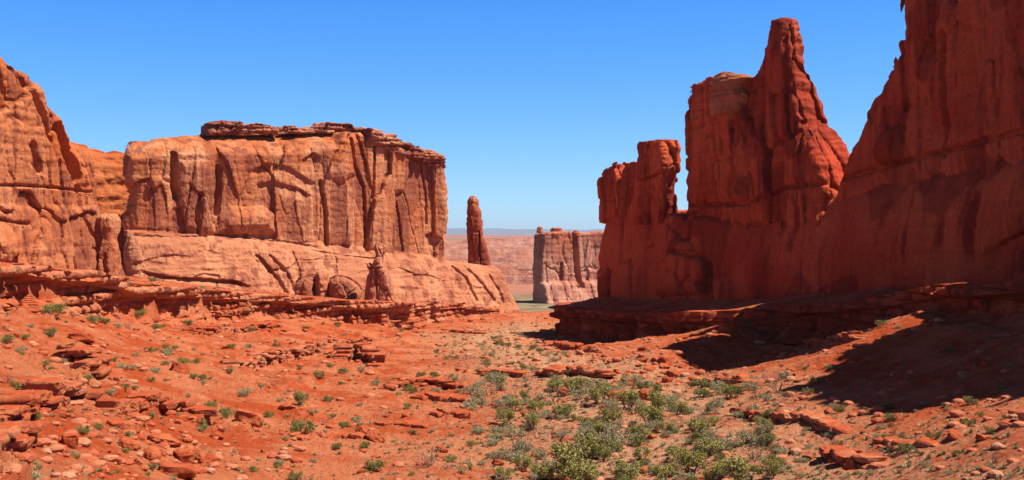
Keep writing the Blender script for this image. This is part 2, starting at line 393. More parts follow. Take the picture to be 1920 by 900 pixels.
def hit(px, py, D0=45, D1=700):
    """where the line of sight through a pixel first meets the ground"""
    D = np.linspace(D0, D1, 5000); x = (px - 960) / FPX * D; z = (HOR - py) / FPX * D
    h = height(x, D); k = np.argmax(z < h)
    if not (z < h).any(): return None
    return np.array([x[k], D[k], h[k]])
HN = 700
_D = np.exp(np.linspace(math.log(45), math.log(560), HN)); _PX = np.linspace(-260, 2180, 620)
_H = height((_PX[:, None] - 960) / FPX * _D[None], np.repeat(_D[None], len(_PX), 0))
_PY = HOR - _H / _D[None] * FPX
_PYmin = np.minimum.accumulate(_PY, axis=1)
def pick(px, py):
    """fast version of hit() on a table"""
    i = int(np.clip(round((px + 260) / 2440 * 619), 0, 619)); row = _PYmin[i]
    k = int(np.argmax(row < py))
    if row[-1] >= py: return None
    D = _D[k]; x = (px - 960) / FPX * D
    return np.array([x, D, float(height(np.array([x]), np.array([D]))[0])])

# ------------------------------------------------------------------ rock bodies from volumes
def surface_nets(Fv):
    nx, ny, nz = Fv.shape; s = Fv < 0
    c = np.zeros((nx - 1, ny - 1, nz - 1), np.int8)
    for i in (0, 1):
        for j in (0, 1):
            for k in (0, 1): c += s[i:nx - 1 + i, j:ny - 1 + j, k:nz - 1 + k]
    act = (c > 0) & (c < 8); I, J, K = np.nonzero(act)
    idx = np.full(act.shape, -1, np.int32); idx[I, J, K] = np.arange(len(I))
    acc = np.zeros((len(I), 3), np.float32); cnt = np.zeros(len(I), np.float32)
    corners = [(i, j, k) for i in (0, 1) for j in (0, 1) for k in (0, 1)]
    for a in corners:
        for ax in range(3):
            if a[ax]: continue
            b = list(a); b[ax] = 1
            fa = Fv[I + a[0], J + a[1], K + a[2]]; fb = Fv[I + b[0], J + b[1], K + b[2]]
            m = (fa < 0) != (fb < 0); t = np.where(m, fa / np.where(m, fa - fb, 1), 0)
            p = np.array(a, np.float32)[None] + np.zeros((len(I), 3), np.float32); p[:, ax] += t
            acc += p * m[:, None]; cnt += m
    V = acc / cnt[:, None] + np.stack([I, J, K], 1)
    quads = []
    for ax in range(3):
        sl0 = [slice(1, -1)] * 3; sl0[ax] = slice(0, -1); sl1 = list(sl0); sl1[ax] = slice(1, None)
        a = s[tuple(sl0)]; b = s[tuple(sl1)]
        o1, o2 = [(1, 2), (2, 0), (0, 1)][ax]
        for flip, mm in ((False, a & ~b), (True, ~a & b)):
            G = np.stack(np.nonzero(mm), 1)
            for q in range(3):
                if q != ax: G[:, q] += 1
            def cell(d1, d2):
                H = G.copy(); H[:, o1] -= d1; H[:, o2] -= d2; return idx[H[:, 0], H[:, 1], H[:, 2]]
            q4 = np.stack([cell(1, 1), cell(0, 1), cell(0, 0), cell(1, 0)], 1)
            quads.append(q4[:, ::-1] if flip else q4)
    return V, np.concatenate(quads)

def poly_sd(poly, U, Z):
    poly = np.asarray(poly, np.float32); best = np.full(U.shape, 1e9, np.float32); ins = np.zeros(U.shape, bool)
    n = len(poly)
    for i in range(n):
        a = poly[i]; b = poly[(i + 1) % n]; e = b - a; l2 = float(e @ e) + 1e-9
        t = np.clip(((U - a[0]) * e[0] + (Z - a[1]) * e[1]) / l2, 0, 1)
        best = np.minimum(best, (U - a[0] - t * e[0]) ** 2 + (Z - a[1] - t * e[1]) ** 2)
        c = (a[1] > Z) != (b[1] > Z)
        if abs(e[1]) > 1e-9: ins ^= c & (U < (b[0] - a[0]) * (Z - a[1]) / e[1] + a[0])
    return np.sqrt(best) * np.where(ins, 1, -1)
class Frame:
    """vertical plane through two plan points; u along it, w away from the camera; bend(u) pushes it back"""
    def __init__(s, A, B, bend=None):
        s.A = W(*A); b = W(*B); s.e = (b - s.A) / np.linalg.norm(b - s.A)
        n = np.array([-s.e[1], s.e[0]]); s.n = n if n @ s.A > 0 else -n
        s.bend = bend or (lambda u: 0 * u)
    def D(s, px, off=0):
        r = np.array([(px - 960) / FPX, 1.0])
        base = s.A + s.n * off; k = r @ s.n
        return (base @ s.n) / k
    def uz(s, px, py, off=0):
        o = off
        for _ in range(12):
            D = s.D(px, o); p = np.array([(px - 960) / FPX * D, D]); u = (p - s.A) @ s.e
            o = off + float(s.bend(np.float32(u)))
        return (u, (HOR - py) / FPX * D)
    def world(s, u, w, z):
        return np.stack([s.A[0] + s.e[0] * u + s.n[0] * w, s.A[1] + s.e[1] * u + s.n[1] * w, z], -1)

def plate_cells(U, Z, lu, lz, seed):
    wu = U + .09 * lu * fbm2(U / lu, Z / lz, 3, seed + 3) + .12 * n2(U / 1.3, Z / 1.3, seed); wz = Z + .14 * lz * fbm2(U / lu, Z / lz, 2, seed + 5)
    return voro(wu / lu, wz / lz, seed)
def plates(U, Z, lu, lz, seed, amp, crack=.6, tilt=.5):
    f1, f2, r1, r2, ox, oy = plate_cells(U, Z, lu, lz, seed)
    e = np.clip((f2 - f1) / (.55 / lu), 0, 1)
    return amp * (r1 + tilt * 2 * (r2 * ox + r1 * oy * .8)) + crack * (1 - e) ** 1.2

def rock(name, fr, outline, T, R, vox, mat, parent, relief=None, off=0, cracks=(), alcoves=(), bulges=(), d_noise=.5, jit=.14, seed=0, backslope=0, zmin=None, strat=.16, tone=(7, 18), zone=None, edge=1.):
    P = np.array([(fr.uz(px, py, off + .1 * R)[0], fr.uz(px, py, off + .6 * R)[1]) for px, py in outline])
    u0, u1 = P[:, 0].min() - 3, P[:, 0].max() + 3; z0, z1 = P[:, 1].min(), P[:, 1].max() + 3
    if zmin is not None: z0 = max(z0, zmin)
    z0 -= 2 * vox
    us = np.arange(u0, u1, vox, dtype=np.float32); zs = np.arange(z0, z1, vox, dtype=np.float32)
    U, Z = np.meshgrid(us, zs, indexing='ij')
    d = poly_sd(P, U, Z) + d_noise * fbm2(U / 5, Z / 3.2, 4, seed + 90)
    dr = np.clip(d, 0, None)
    Rr = R * (1 + .35 * n2(U / 14, Z / 14, seed + 8))
    rd = Rr * (1 - np.sqrt(np.clip(1 - (1 - np.clip(dr / Rr, 0, 1)) ** 2, 0, 1)))
    rel = relief(U, Z) if relief else 0
    for pts, wid, dep in cracks:
        q = line_d([fr.uz(a, b, off) for a, b in pts], U + .35 * n2(U / 2, Z / 3, seed + 4), Z)
        rel = rel + dep * np.clip(1.25 - q / wid, 0, 1) ** .7
    for pts, dep, fall in alcoves:                       # recess with a sharp upper lip that fades out downwards
        c = np.array([fr.uz(a, b, off) for a, b in pts]); zc = np.interp(us, c[:, 0], c[:, 1], left=-999, right=-999)[:, None] + .5 * n2(U / 3, Z / 40, seed + 6)
        ee = np.minimum(us - c[0, 0], c[-1, 0] - us)[:, None]
        below = zc - Z; rel = rel + dep * sstep(0, .6, below) * np.clip(1 - below / fall, 0, 1) * np.clip(ee / 3, 0, 1)
    for pts, dep, soft in bulges:                        # polygon pushed out towards the viewer
        q = poly_sd([fr.uz(a, b, off) for a, b in pts], U, Z); rel = rel - dep * np.sqrt(np.clip(q / soft, 0, 1))
    base = fr.bend(U) + off
    zz = Z - Z.min()
    wf = base + rel + rd
    Tm = T(U, Z) if callable(T) else T
    wb = base + Tm - rd + 1.2 * fbm2(U / 9, Z / 9, 3, seed + 66) - backslope * zz
    wb = np.maximum(wb, wf + vox * 2)
    ins = d > -1
    w0 = float(wf[ins].min()) - 2 * vox; w1 = float(wb[ins].max()) + 2 * vox
    ws = np.arange(w0, w1, vox, dtype=np.float32)
    Wg = ws[None, :, None]
    EW, EZ = np.meshgrid(ws, zs, indexing='ij')                # relief of the end faces and the rim
    E = edge * (plates(EW + 40, EZ, 4.5, 13, seed + 140, .7, .6, .8) + .3 * fbm2(EW / 4, EZ / 3, 3, seed + 141))
    d2 = d[:, None, :] - E[None] * np.clip((d[:, None, :] + 3) / 3, 0, 1)
    Fv = np.maximum(np.maximum(wf[:, None, :] - Wg, Wg - wb[:, None, :]), -d2).astype(np.float32)
    Fv[:, :, 0] = 1; Fv[0] = 1; Fv[-1] = 1; Fv[:, 0] = 1; Fv[:, -1] = 1
    V, Q = surface_nets(Fv)
    lab = np.arange(len(V))                                    # keep the one main body, drop loose specks
    for _ in range(400):
        m = lab[Q].min(1); new = lab.copy()
        for k in range(4): np.minimum.at(new, Q[:, k], m)
        new = new[new]
        if (new == lab).all(): break
        lab = new
    keep = lab == np.bincount(lab).argmax(); Q = Q[keep[Q[:, 0]]]; ren = np.cumsum(keep) - 1; V = V[keep]; Q = ren[Q]
    u = us[0] + V[:, 0] * vox; ww = ws[0] + V[:, 1] * vox; z = zs[0] + V[:, 2] * vox
    X = fr.world(u, ww, z)
    # weathering in depth: pits, bedding steps
    nrm = vnormals(X, Q)
    dsp = jit * fbm3(X[:, 0] / 2.4, X[:, 1] / 2.4, X[:, 2] / 1.7, 4, seed + 20, .6) + strat * n3(X[:, 0] / 18, X[:, 1] / 18, X[:, 2] / 2.1, seed + 31)
    X = X + nrm * dsp[:, None]
    o = mesh_obj(name, X, Q, mat, parent); o.data.set_sharp_from_angle(angle=math.radians(26))
    tn = plate_cells(u, z, tone[0], tone[1], tone[2] if len(tone) > 2 else seed + 300)[2]
    a = o.data.attributes.new('tone', 'FLOAT', 'POINT'); a.data.foreach_set('value', tn.astype(np.float32))
    if zone is not None:
        a = o.data.attributes.new('zone', 'FLOAT', 'POINT'); a.data.foreach_set('value', zone(u, z).astype(np.float32))
    return o
def vnormals(X, Q):
    a, b, c, d = (X[Q[:, i]] for i in range(4)); n = np.cross(c - a, d - b)
    N = np.zeros_like(X)
    for i in range(4):
        for k in range(3): N[:, k] += np.bincount(Q[:, i], n[:, k], len(X))
    return N / (np.linalg.norm(N, axis=1, keepdims=True) + 1e-9)

# ------------------------------------------------------------------ left cliff
frA = Frame((0, 268), (245, 312))
cl = empty('sandstone_cliff', Vector(P3(110, 515, 292)), 'tall orange cliff cropped by the left edge, its shoulder sloping down to a rounded knob', 'cliff')
def relA(U, Z):
    return plates(U, Z, 9, 22, 2, 1.2, .9) + plates(U, Z, 3.2, 12, 5, .4, .4) + .3 * fbm2(U / 6, Z / 16, 4, 9) - .10 * np.clip(8 - Z, 0, 30) + 1.0 * sstep(6, 8, Z) - .3 * sstep(14, 18, Z) * n2(U / 30, Z / 1.5, 7)
rock('cliff_face', frA, [(-420,60),(-260,40),(-150,60),(-60,80),(0,94),(22,104),(42,122),(62,132),(80,142),(97,160),(108,180),(117,200),(130,215),(138,238),(150,258),(165,272),(185,286),(196,300),(203,330),(208,370),(206,402),(212,440),(226,470),(238,500),(250,530),(256,640),(-420,640)],
     26, 6, .33, MAT['leftcliff'], cl, relA, seed=1, tone=(9, 22, 2),
     cracks=[([(45,128),(60,170),(80,215),(97,262)], .9, 2.4), ([(-10,140),(10,160),(22,190)], .7, 1.2), ([(-40,346),(60,349),(110,352),(180,360)], .35, 1.1),
             ([(117,240),(128,275),(140,300),(150,330)], 1.5, 3.6), ([(64,270),(70,300),(78,320)], .9, 1.8), ([(0,412),(30,418),(62,420)], .4, 1.0),
             ([(150,330),(160,400),(180,450),(195,520)], .6, 1.1), ([(118,300),(132,420),(140,520)], .4, .9)],
     bulges=[([(100,190),(118,205),(140,240),(160,290),(175,345),(150,350),(135,300),(112,235)], 1.0, 3), ([(-60,430),(10,420),(24,450),(26,500),(-60,500)], 3.5, 5)])
rock('rock_knob', frA, [(204,408),(209,400),(218,398),(227,404),(231,420),(231,436),(226,446),(230,480),(240,520),(246,560),(200,560),(200,480),(206,446),(203,425)],
     5, 2.2, .25, MAT['leftcliff'], cl, lambda U, Z: .3 * fbm2(U / 3, Z / 6, 3, 3), off=-4, seed=3, d_noise=.2)
frS = Frame((150, 440), (270, 450))
sdl = empty('slickrock_saddle', Vector(P3(220, 520, 388)), 'bright orange slickrock saddle between the left cliff and the long butte', 'rock saddle')
rock('saddle_slope', frS, [(100,262),(150,268),(185,280),(200,284),(215,283),(240,286),(275,290),(290,400),(290,640),(100,640)], 30, 7, .45, MAT['saddle'], sdl,
     lambda U, Z: .75 * np.clip(18 - (Z - 10), -30, 40) * -.5 + 1.2 * fbm2(U / 9, Z / 4, 4, 6), seed=5, strat=.5)

# ------------------------------------------------------------------ long butte on the left
bendB = lambda u: 9 * sstep(70, 135, u) + 3.5 * sstep(14, 0, u)
frB = Frame((232, 400), (600, 442), bendB)
bt = empty('long_butte', Vector(P3(540, 560, 432)), 'long flat-topped sandstone butte with sheer streaked face above a smooth pale apron, left of centre', 'butte')
def contact(U): return np.interp(U, [0, 75, 100, 125, 160], [1.0, -3.5, -6.5, -9.5, -13])
def relB(U, Z):
    zc = contact(U) + .6 * n2(U / 9, 0 * Z, 4)
    up = sstep(0, 1.2, Z - zc)
    face = plates(U, Z, 13, 60, 12, 1.6, .9, .35) + plates(U, Z, 6.5, 28, 15, .30, .15, .5) + plates(U, Z, 2.6, 6, 17, .10, .10, .3) + .25 * fbm2(U / 5, Z / 30, 3, 19) + 1.2 * fbm2(U / 26, Z / 60, 2, 29)
    ap = 1 - up
    dz = np.clip(zc - Z, 0, 40)
    apron = -1.4 - .55 * dz - 2.6 * (1 - np.exp(-dz / 3)) + .55 * fbm2(U / 14, Z / 2.2, 4, 23) + plates(U, Z, 16, 7, 27, .5, .35)
    ze = np.interp(U, [0, 20, 60, 85, 100], [27, 30, 31, 35, 60]); setb = 15 * np.clip((Z - ze) / 10.5, 0, 1.1) ** 1.25
    brow = setb + .8 * sstep(26, 40, Z) * (.5 * n2(U / 30, Z / 1.3, 44) + .3 * n2(U / 10, Z / .7, 45))
    return up * face * (1 - .75 * sstep(.1, .7, (Z - ze) / 10.5)) + ap * apron + brow
B = rock('cliff_face', frB, [(236,438),(232,415),(242,384),(246,356),(240,345),(236,325),(236,292),(243,275),(254,262),(262,260),(300,262),(313,257),(345,254),(375,251),(400,250),(470,249),(540,249),(600,247),(660,246),(700,253),(740,268),(780,284),(812,296),(832,308),(837,330),(842,360),(843,420),(840,460),(838,488),(870,492),(925,497),(935,505),(938,540),(944,572),(946,640),(236,640),(236,540),(232,470)],
     lambda U, Z: np.minimum(42 - 12 * sstep(60, 90, U), 4 + 1.15 * np.clip(U, 0, 200)), 4, .36, MAT['left'], bt, relB, seed=7, tone=(6.5, 28, 15), zone=lambda u, z: 1 - sstep(-.6, .6, z - contact(u) - .6 * n2(u / 9, 0 * z, 4)), d_noise=.45, jit=.16,
     cracks=[([(327,290),(326,340),(333,370)], 1.2, 4.0), ([(413,315),(412,350),(406,400)], 1.3, 3.2), ([(375,365),(368,400),(372,435)], .8, 2.2), ([(600,340),(608,400),(610,460)], .8, 3.0),
             ([(662,262),(668,310),(682,345)], .9, 3.0), ([(705,275),(702,330),(700,370)], .7, 2.0), ([(684,350),(688,420),(687,470)], .8, 3.2), ([(745,380),(752,430),(756,470)], .5, 1.6), ([(790,300),(800,360),(800,420)], .5, 1.4),
             ([(237,300),(238,350),(246,380)], 1.5, 3.0), ([(575,470),(640,480),(700,486)], .4, 1.0), ([(840,500),(858,520),(866,560)], .6, 1.6), ([(865,500),(885,530),(900,560)], .6, 1.5), ([(905,515),(912,540),(915,565)], .5, 1.2),
             ([(470,480),(500,520),(512,548)], .8, 1.8), ([(495,480),(520,510),(530,550)], .7, 1.5), ([(540,470),(545,500),(545,545)], .4, 1.0)],
     alcoves=[([(470,318),(500,305),(540,312),(570,330),(590,345)], 1.7, 6), ([(480,345),(510,340),(560,352),(580,366)], 1.7, 5), ([(560,300),(585,285),(604,295)], 2.2, 8), ([(795,440),(812,435),(830,450)], 2.6, 8),
              ([(248,506),(300,515),(420,522),(445,530)], 3.0, 4), ([(232,440),(300,441),(420,440),(540,452),(600,462)], 1.2, 3)],
     bulges=[([(404,440),(410,405),(430,385),(460,388),(490,385),(515,400),(520,440)], 3.2, 4), ([(335,300),(400,300),(412,330),(408,440),(375,440),(340,430)], 1.6, 3), ([(240,330),(325,330),(325,437),(250,437)], 1.3, 2), ([(640,255),(664,262),(668,330),(640,340),(606,330),(604,280)], 1.2, 2)])

# caprock slabs on the butte's rim: separate lumps
def lump_rock(name, cx, cy, cz, sx, sy, sz, mat, parent, seed, rot=0., layers=3):
    """stack of rounded slabs"""
    n = 26; k = 5 * layers + 2; V = []; th = np.linspace(0, 2 * math.pi, n, endpoint=False)
    for j in range(k):
        v = j / (k - 1); q = abs(math.sin(v * layers * math.pi)) ** .6
        rr = (.82 + .18 * q) * (1 - .25 * v ** 3) if 0 < j < k - 1 else .6
        r = rr * (1 + .13 * n3(np.cos(th) * 1.5 + seed, np.sin(th) * 1.5, 0 * th + j * .35, seed)) / (np.abs(np.cos(th)) ** 4 + np.abs(np.sin(th)) ** 4) ** .25
        xx = np.cos(th) * r * sx / 2; yy = np.sin(th) * r * sy / 2
        V.append(np.stack([cx + xx * math.cos(rot) - yy * math.sin(rot), cy + xx * math.sin(rot) + yy * math.cos(rot), cz + v * sz + .06 * sz * n2(th, 0 * th + seed)], 1))
    V.append(np.array([[cx, cy, cz]])); V.append(np.array([[cx, cy, cz + sz * 1.02]])); V = np.concatenate(V)
    Fs = []
    for j in range(k - 1):
        for i in range(n): Fs.append((j * n + i, j * n + (i + 1) % n, (j + 1) * n + (i + 1) % n, (j + 1) * n + i))
    o = mesh_obj(name, V, np.array(Fs), mat, parent)
    return o
def relC(U, Z): return 1.6 * n2(U / 40, Z / 1.0, 47) + 1.0 * fbm2(U / 4, Z / 2, 3, 48) + plates(U, Z, 4, 3, 49, 1.0, 1.2, .3)
for o_ in ([(396,251),(397,233),(410,229),(455,230),(460,236),(488,233),(520,240),(523,251)],
           [(527,251),(541,247),(541,234),(555,234),(560,241),(590,235),(605,236),(612,228),(660,230),(668,238),(690,238),(696,253),(660,253),(600,250)],
           [(694,262),(694,241),(718,246),(722,252),(742,252),(748,262),(790,280),(815,284),(834,294),(838,314),(824,314),(780,300),(740,285)]):
    rock('caprock', frB, o_, 14, 1.2, .28, MAT['cap'], bt, relC, off=(7. if o_[0][0] < 600 else -1.2), seed=40 + len(o_), d_noise=.35, jit=.15, strat=.5)

# ------------------------------------------------------------------ pillar and hoodoo
frP = Frame((860, 500), (940, 500))
pl = empty('rock_pillar', Vector(P3(898, 497, 500)), 'slender free-standing dark red stone pillar on the end of the long butte apron', 'pillar')
rock('shaft', frP, [(876,520),(877,470),(875,430),(876,400),(877,378),(882,369),(889,369),(895,376),(897,390),(901,397),(903,415),(905,440),(912,458),(917,480),(921,497),(922,520)], 7, 2.4, .22, MAT['pillar'], pl,
     lambda U, Z: plates(U, Z, 3.5, 12, 33, .5, .5) + .3 * fbm2(U / 2, Z / 6, 3, 2), off=-1, seed=11, d_noise=.15, edge=.5, jit=.12,
     cracks=[([(899,435),(900,470),(901,497)], .4, 1.3)])
frH = Frame((660, 372), (760, 372))
hd = empty('hoodoo', Vector(P3(706, 565, 372)), 'small knobbly hoodoo with a finger-like top in front of the long butte apron', 'rock spire')
rock('spire', frH, [(683,600),(681,560),(683,525),(688,510),(685,495),(690,490),(694,496),(697,486),(702,478),(700,465),(704,458),(711,458),(717,464),(716,480),(720,500),(727,512),(733,530),(736,560),(737,600)], 8, 2.6, .2, MAT['apron'], hd,
     lambda U, Z: plates(U, Z, 2.6, 5, 35, .5, .5), off=-.5, seed=12, d_noise=.25, jit=.12, cracks=[([(683,500),(700,503),(722,502)], .3, .8), ([(697,480),(716,482)], .25, .6), ([(705,508),(706,560)], .35, .9)])
for i, (nm, lab, o_) in enumerate([
    ('rounded_outcrop', 'rounded dark-faced outcrop, leftmost of the three lumps at the foot of the long butte', [(546,620),(546,545),(549,528),(560,518),(578,515),(588,520),(590,545),(592,620)]),
    ('rounded_outcrop', 'smooth upright column-like outcrop, middle lump at the foot of the long butte', [(584,620),(586,545),(586,518),(592,508),(604,507),(611,515),(614,540),(613,620)]),
    ('rounded_outcrop', 'broad rounded outcrop right beside the hoodoo, rightmost of the three lumps', [(612,620),(613,545),(616,524),(630,518),(650,522),(668,535),(680,550),(684,620)])]):
    fr = Frame((500, 380), (720, 380)); e = empty(nm, Vector(P3(o_[2][0] + 20, 560, 380)), lab, 'outcrop', 'rounded outcrops at the foot of the long butte')
    rock('boulder_mass', fr, o_, 10, 4, .25, MAT['apron'], e, lambda U, Z: .5 * fbm2(U / 4, Z / 5, 3, 8) + plates(U, Z, 4, 6, 51 + i, .35, .4), off=-1 + .5 * i, seed=60 + i, d_noise=.25, jit=.12)

# ------------------------------------------------------------------ right wall
frR = Frame((1125, 330), (1920, 190))
rw = empty('sandstone_wall', Vector(P3(1500, 548, 250)), 'huge shaded deep red sandstone fin with towers standing on one long plinth, right half', 'rock wall')
def uR(px): return frR.uz(px, 400)[0]
PL_TOP = [(1123,397),(1262,397),(1275,408),(1320,402),(1380,388),(1450,372),(1520,352),(1575,332),(1640,312),(1700,300),(1760,288),(1840,268),(1920,247),(2040,215),(2260,150)]
_pt = np.array([frR.uz(a, b) for a, b in PL_TOP])
def relPl(U, Z):
    top = np.interp(U, _pt[:, 0], _pt[:, 1]); dz = np.clip(top - Z, 0, 60)
    ramp = sstep(uR(1290), uR(1420), U)
    r = 7.5 * ramp * np.exp(-dz / 5.5) + .12 * np.clip(14 - dz, 0, 14)
    r = r + 1.0 * fbm2(U / 22, Z / 26, 4, 72) + (1 - .7 * ramp) * plates(U, Z, 7, 16, 75, .7, .5) + .35 * plates(U, Z, 12, 18, 78, .4, .3)
    r = r + .5 * n2(U / 3.2, Z / 60, 79) * ramp
    return r
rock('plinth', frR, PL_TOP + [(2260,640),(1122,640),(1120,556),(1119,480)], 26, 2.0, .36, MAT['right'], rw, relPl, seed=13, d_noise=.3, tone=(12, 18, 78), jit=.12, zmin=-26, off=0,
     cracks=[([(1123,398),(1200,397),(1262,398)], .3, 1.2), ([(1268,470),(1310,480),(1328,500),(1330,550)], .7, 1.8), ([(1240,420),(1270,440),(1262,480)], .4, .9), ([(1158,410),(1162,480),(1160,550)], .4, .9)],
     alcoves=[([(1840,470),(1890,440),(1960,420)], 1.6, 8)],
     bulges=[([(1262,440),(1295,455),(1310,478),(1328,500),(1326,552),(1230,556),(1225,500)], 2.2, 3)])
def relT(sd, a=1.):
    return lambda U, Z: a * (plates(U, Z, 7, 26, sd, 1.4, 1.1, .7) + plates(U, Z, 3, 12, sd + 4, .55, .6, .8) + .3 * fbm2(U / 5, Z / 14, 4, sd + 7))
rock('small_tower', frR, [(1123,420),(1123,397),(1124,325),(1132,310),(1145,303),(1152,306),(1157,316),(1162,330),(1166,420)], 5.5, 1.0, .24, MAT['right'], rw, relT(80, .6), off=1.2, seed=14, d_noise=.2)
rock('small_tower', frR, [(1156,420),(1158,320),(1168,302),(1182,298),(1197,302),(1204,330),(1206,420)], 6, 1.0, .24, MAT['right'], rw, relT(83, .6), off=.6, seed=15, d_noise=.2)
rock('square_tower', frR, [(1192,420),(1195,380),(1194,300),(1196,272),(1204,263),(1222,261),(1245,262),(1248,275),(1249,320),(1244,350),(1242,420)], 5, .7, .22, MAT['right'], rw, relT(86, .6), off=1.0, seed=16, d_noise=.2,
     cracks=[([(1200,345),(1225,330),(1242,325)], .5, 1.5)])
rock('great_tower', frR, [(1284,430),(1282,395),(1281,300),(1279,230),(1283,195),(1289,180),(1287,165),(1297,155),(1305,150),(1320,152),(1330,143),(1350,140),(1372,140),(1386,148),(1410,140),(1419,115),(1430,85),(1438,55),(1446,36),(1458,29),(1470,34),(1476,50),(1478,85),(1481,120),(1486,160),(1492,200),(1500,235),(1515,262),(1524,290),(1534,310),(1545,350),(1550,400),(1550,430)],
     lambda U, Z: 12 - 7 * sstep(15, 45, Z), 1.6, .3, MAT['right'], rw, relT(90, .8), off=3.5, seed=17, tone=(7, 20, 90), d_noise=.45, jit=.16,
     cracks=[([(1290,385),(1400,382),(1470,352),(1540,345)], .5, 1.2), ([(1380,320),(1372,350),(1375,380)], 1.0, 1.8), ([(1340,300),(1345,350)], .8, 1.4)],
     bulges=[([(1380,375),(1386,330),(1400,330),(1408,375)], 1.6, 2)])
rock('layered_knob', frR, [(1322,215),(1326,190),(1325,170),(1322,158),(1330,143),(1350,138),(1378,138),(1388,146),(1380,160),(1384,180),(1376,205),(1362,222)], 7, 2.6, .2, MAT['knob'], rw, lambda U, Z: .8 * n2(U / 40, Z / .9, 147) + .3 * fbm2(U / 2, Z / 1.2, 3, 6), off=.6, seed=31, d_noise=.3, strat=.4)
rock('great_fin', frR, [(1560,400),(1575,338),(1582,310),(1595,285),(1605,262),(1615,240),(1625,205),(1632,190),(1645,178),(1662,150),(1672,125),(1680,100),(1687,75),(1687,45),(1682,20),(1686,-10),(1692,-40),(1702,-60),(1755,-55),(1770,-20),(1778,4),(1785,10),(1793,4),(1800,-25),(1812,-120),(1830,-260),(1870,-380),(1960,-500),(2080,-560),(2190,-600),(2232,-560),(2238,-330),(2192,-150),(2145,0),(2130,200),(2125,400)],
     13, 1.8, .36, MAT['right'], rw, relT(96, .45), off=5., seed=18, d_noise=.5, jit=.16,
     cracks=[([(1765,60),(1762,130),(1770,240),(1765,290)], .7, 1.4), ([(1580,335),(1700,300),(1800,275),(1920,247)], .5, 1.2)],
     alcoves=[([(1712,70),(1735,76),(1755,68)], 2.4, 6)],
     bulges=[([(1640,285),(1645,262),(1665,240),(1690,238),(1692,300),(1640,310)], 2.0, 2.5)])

frN = Frame((2010, 172), (3200, 74))
nf = [(2045,40),(2075,-60),(2110,-150),(2150,-260),(2185,-350),(2230,-400),(2350,-430),(2480,-490),(2560,-480),(2620,-300)]; nr = np.random.RandomState(4); jag = []
for (a, b), (c, d_) in zip(nf[:-1], nf[1:]):
    for q in (0, .33, .66): jag.append((a + (c - a) * q + nr.uniform(-14, 14), b + (d_ - b) * q + nr.uniform(-45, 45)))
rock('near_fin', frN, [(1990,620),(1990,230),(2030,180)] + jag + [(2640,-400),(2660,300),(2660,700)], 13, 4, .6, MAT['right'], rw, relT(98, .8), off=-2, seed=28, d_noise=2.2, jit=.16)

# ------------------------------------------------------------------ far butte behind the gap
frF = Frame((1012, 880), (1200, 935))
fb = empty('distant_butte', Vector(P3(1060, 565, 890)), 'pale pink distant butte with a dark shaded left end, seen through the gap', 'butte')
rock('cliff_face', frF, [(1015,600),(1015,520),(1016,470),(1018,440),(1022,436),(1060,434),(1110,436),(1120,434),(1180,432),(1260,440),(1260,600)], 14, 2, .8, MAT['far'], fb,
     lambda U, Z: sstep(-37, -41, Z) * -3 - .35 * np.clip(-38 - Z, 0, 30) + plates(U, Z, 13, 60, 102, 2.0, 1.4) + plates(U, Z, 5, 25, 104, .8, .8) - 8 * sstep(18, 12, U) * 0, seed=19, d_noise=.6, jit=.15, strat=.3,
     cracks=[([(1079,436),(1081,480),(1086,535)], 2.4, 9), ([(1053,495),(1053,525)], 1.2, 3)])
for i, (xa, xb, ya, yb) in enumerate([(1006,1018,425,438),(1031,1056,427,437),(1074,1086,432,438)]):
    D = 905; px = (xa + xb) / 2
    lump_rock('caprock', (px - 960) / FPX * D, D, (HOR - yb) / FPX * D - 2, (xb - xa) / FPX * D, 10, (yb - ya) / FPX * D + 2, MAT['far'], fb, 60 + i)

# mesas on the plain
def mesa(label, px0, px1, D, ytop, ybot, T, seed, slope=.5, vox=1.6):
    fr = Frame((px0, D), (px1, D * 1.02)); e = empty('distant_mesa', Vector(P3((px0 + px1) / 2, ybot, D)), label, 'mesa')
    n = 14; xs = np.linspace(px0, px1, n); r = np.random.RandomState(seed)
    o = [(x, ytop + (ybot - ytop) * (.10 * r.rand() + (.5 if i in (0, n - 1) else 0))) for i, x in enumerate(xs)] + [(px1 + 8, ybot + 12), (px0 - 8, ybot + 12)]
    h = (ybot - ytop) / FPX * D; zb = (HOR - ybot) / FPX * D
    def rel(U, Z):
        q = (Z - zb) / h
        return slope * (Z - zb) + h * .25 * sstep(.52, .58, q) + h * .15 * sstep(.2, .25, q) + 3 * fbm2(U / 40, Z / 30, 4, seed) + plates(U, Z, h * .8, h * .8, seed, h * .05, h * .05)
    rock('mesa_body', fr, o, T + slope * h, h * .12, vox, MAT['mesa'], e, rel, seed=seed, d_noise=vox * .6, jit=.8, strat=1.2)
mesa('broad low pink mesa beyond the pillar, above the green flat', 700, 1040, 1150, 497, 551, 160, 201, 1.1, 1.5)
mesa('banded pink slickrock mesa farther back, rising behind the low mesa', 780, 1100, 1750, 466, 503, 260, 203, 1.6, 2.4)
mesa('thin low purple mesa far out on the plain left of the pillar', 760, 935, 2900, 455, 472, 260, 205, 1.2, 3.2)
mesa('thin low pink rim far out on the plain beside the distant butte', 900, 1100, 3900, 447, 462, 400, 207, 1.6, 4.)

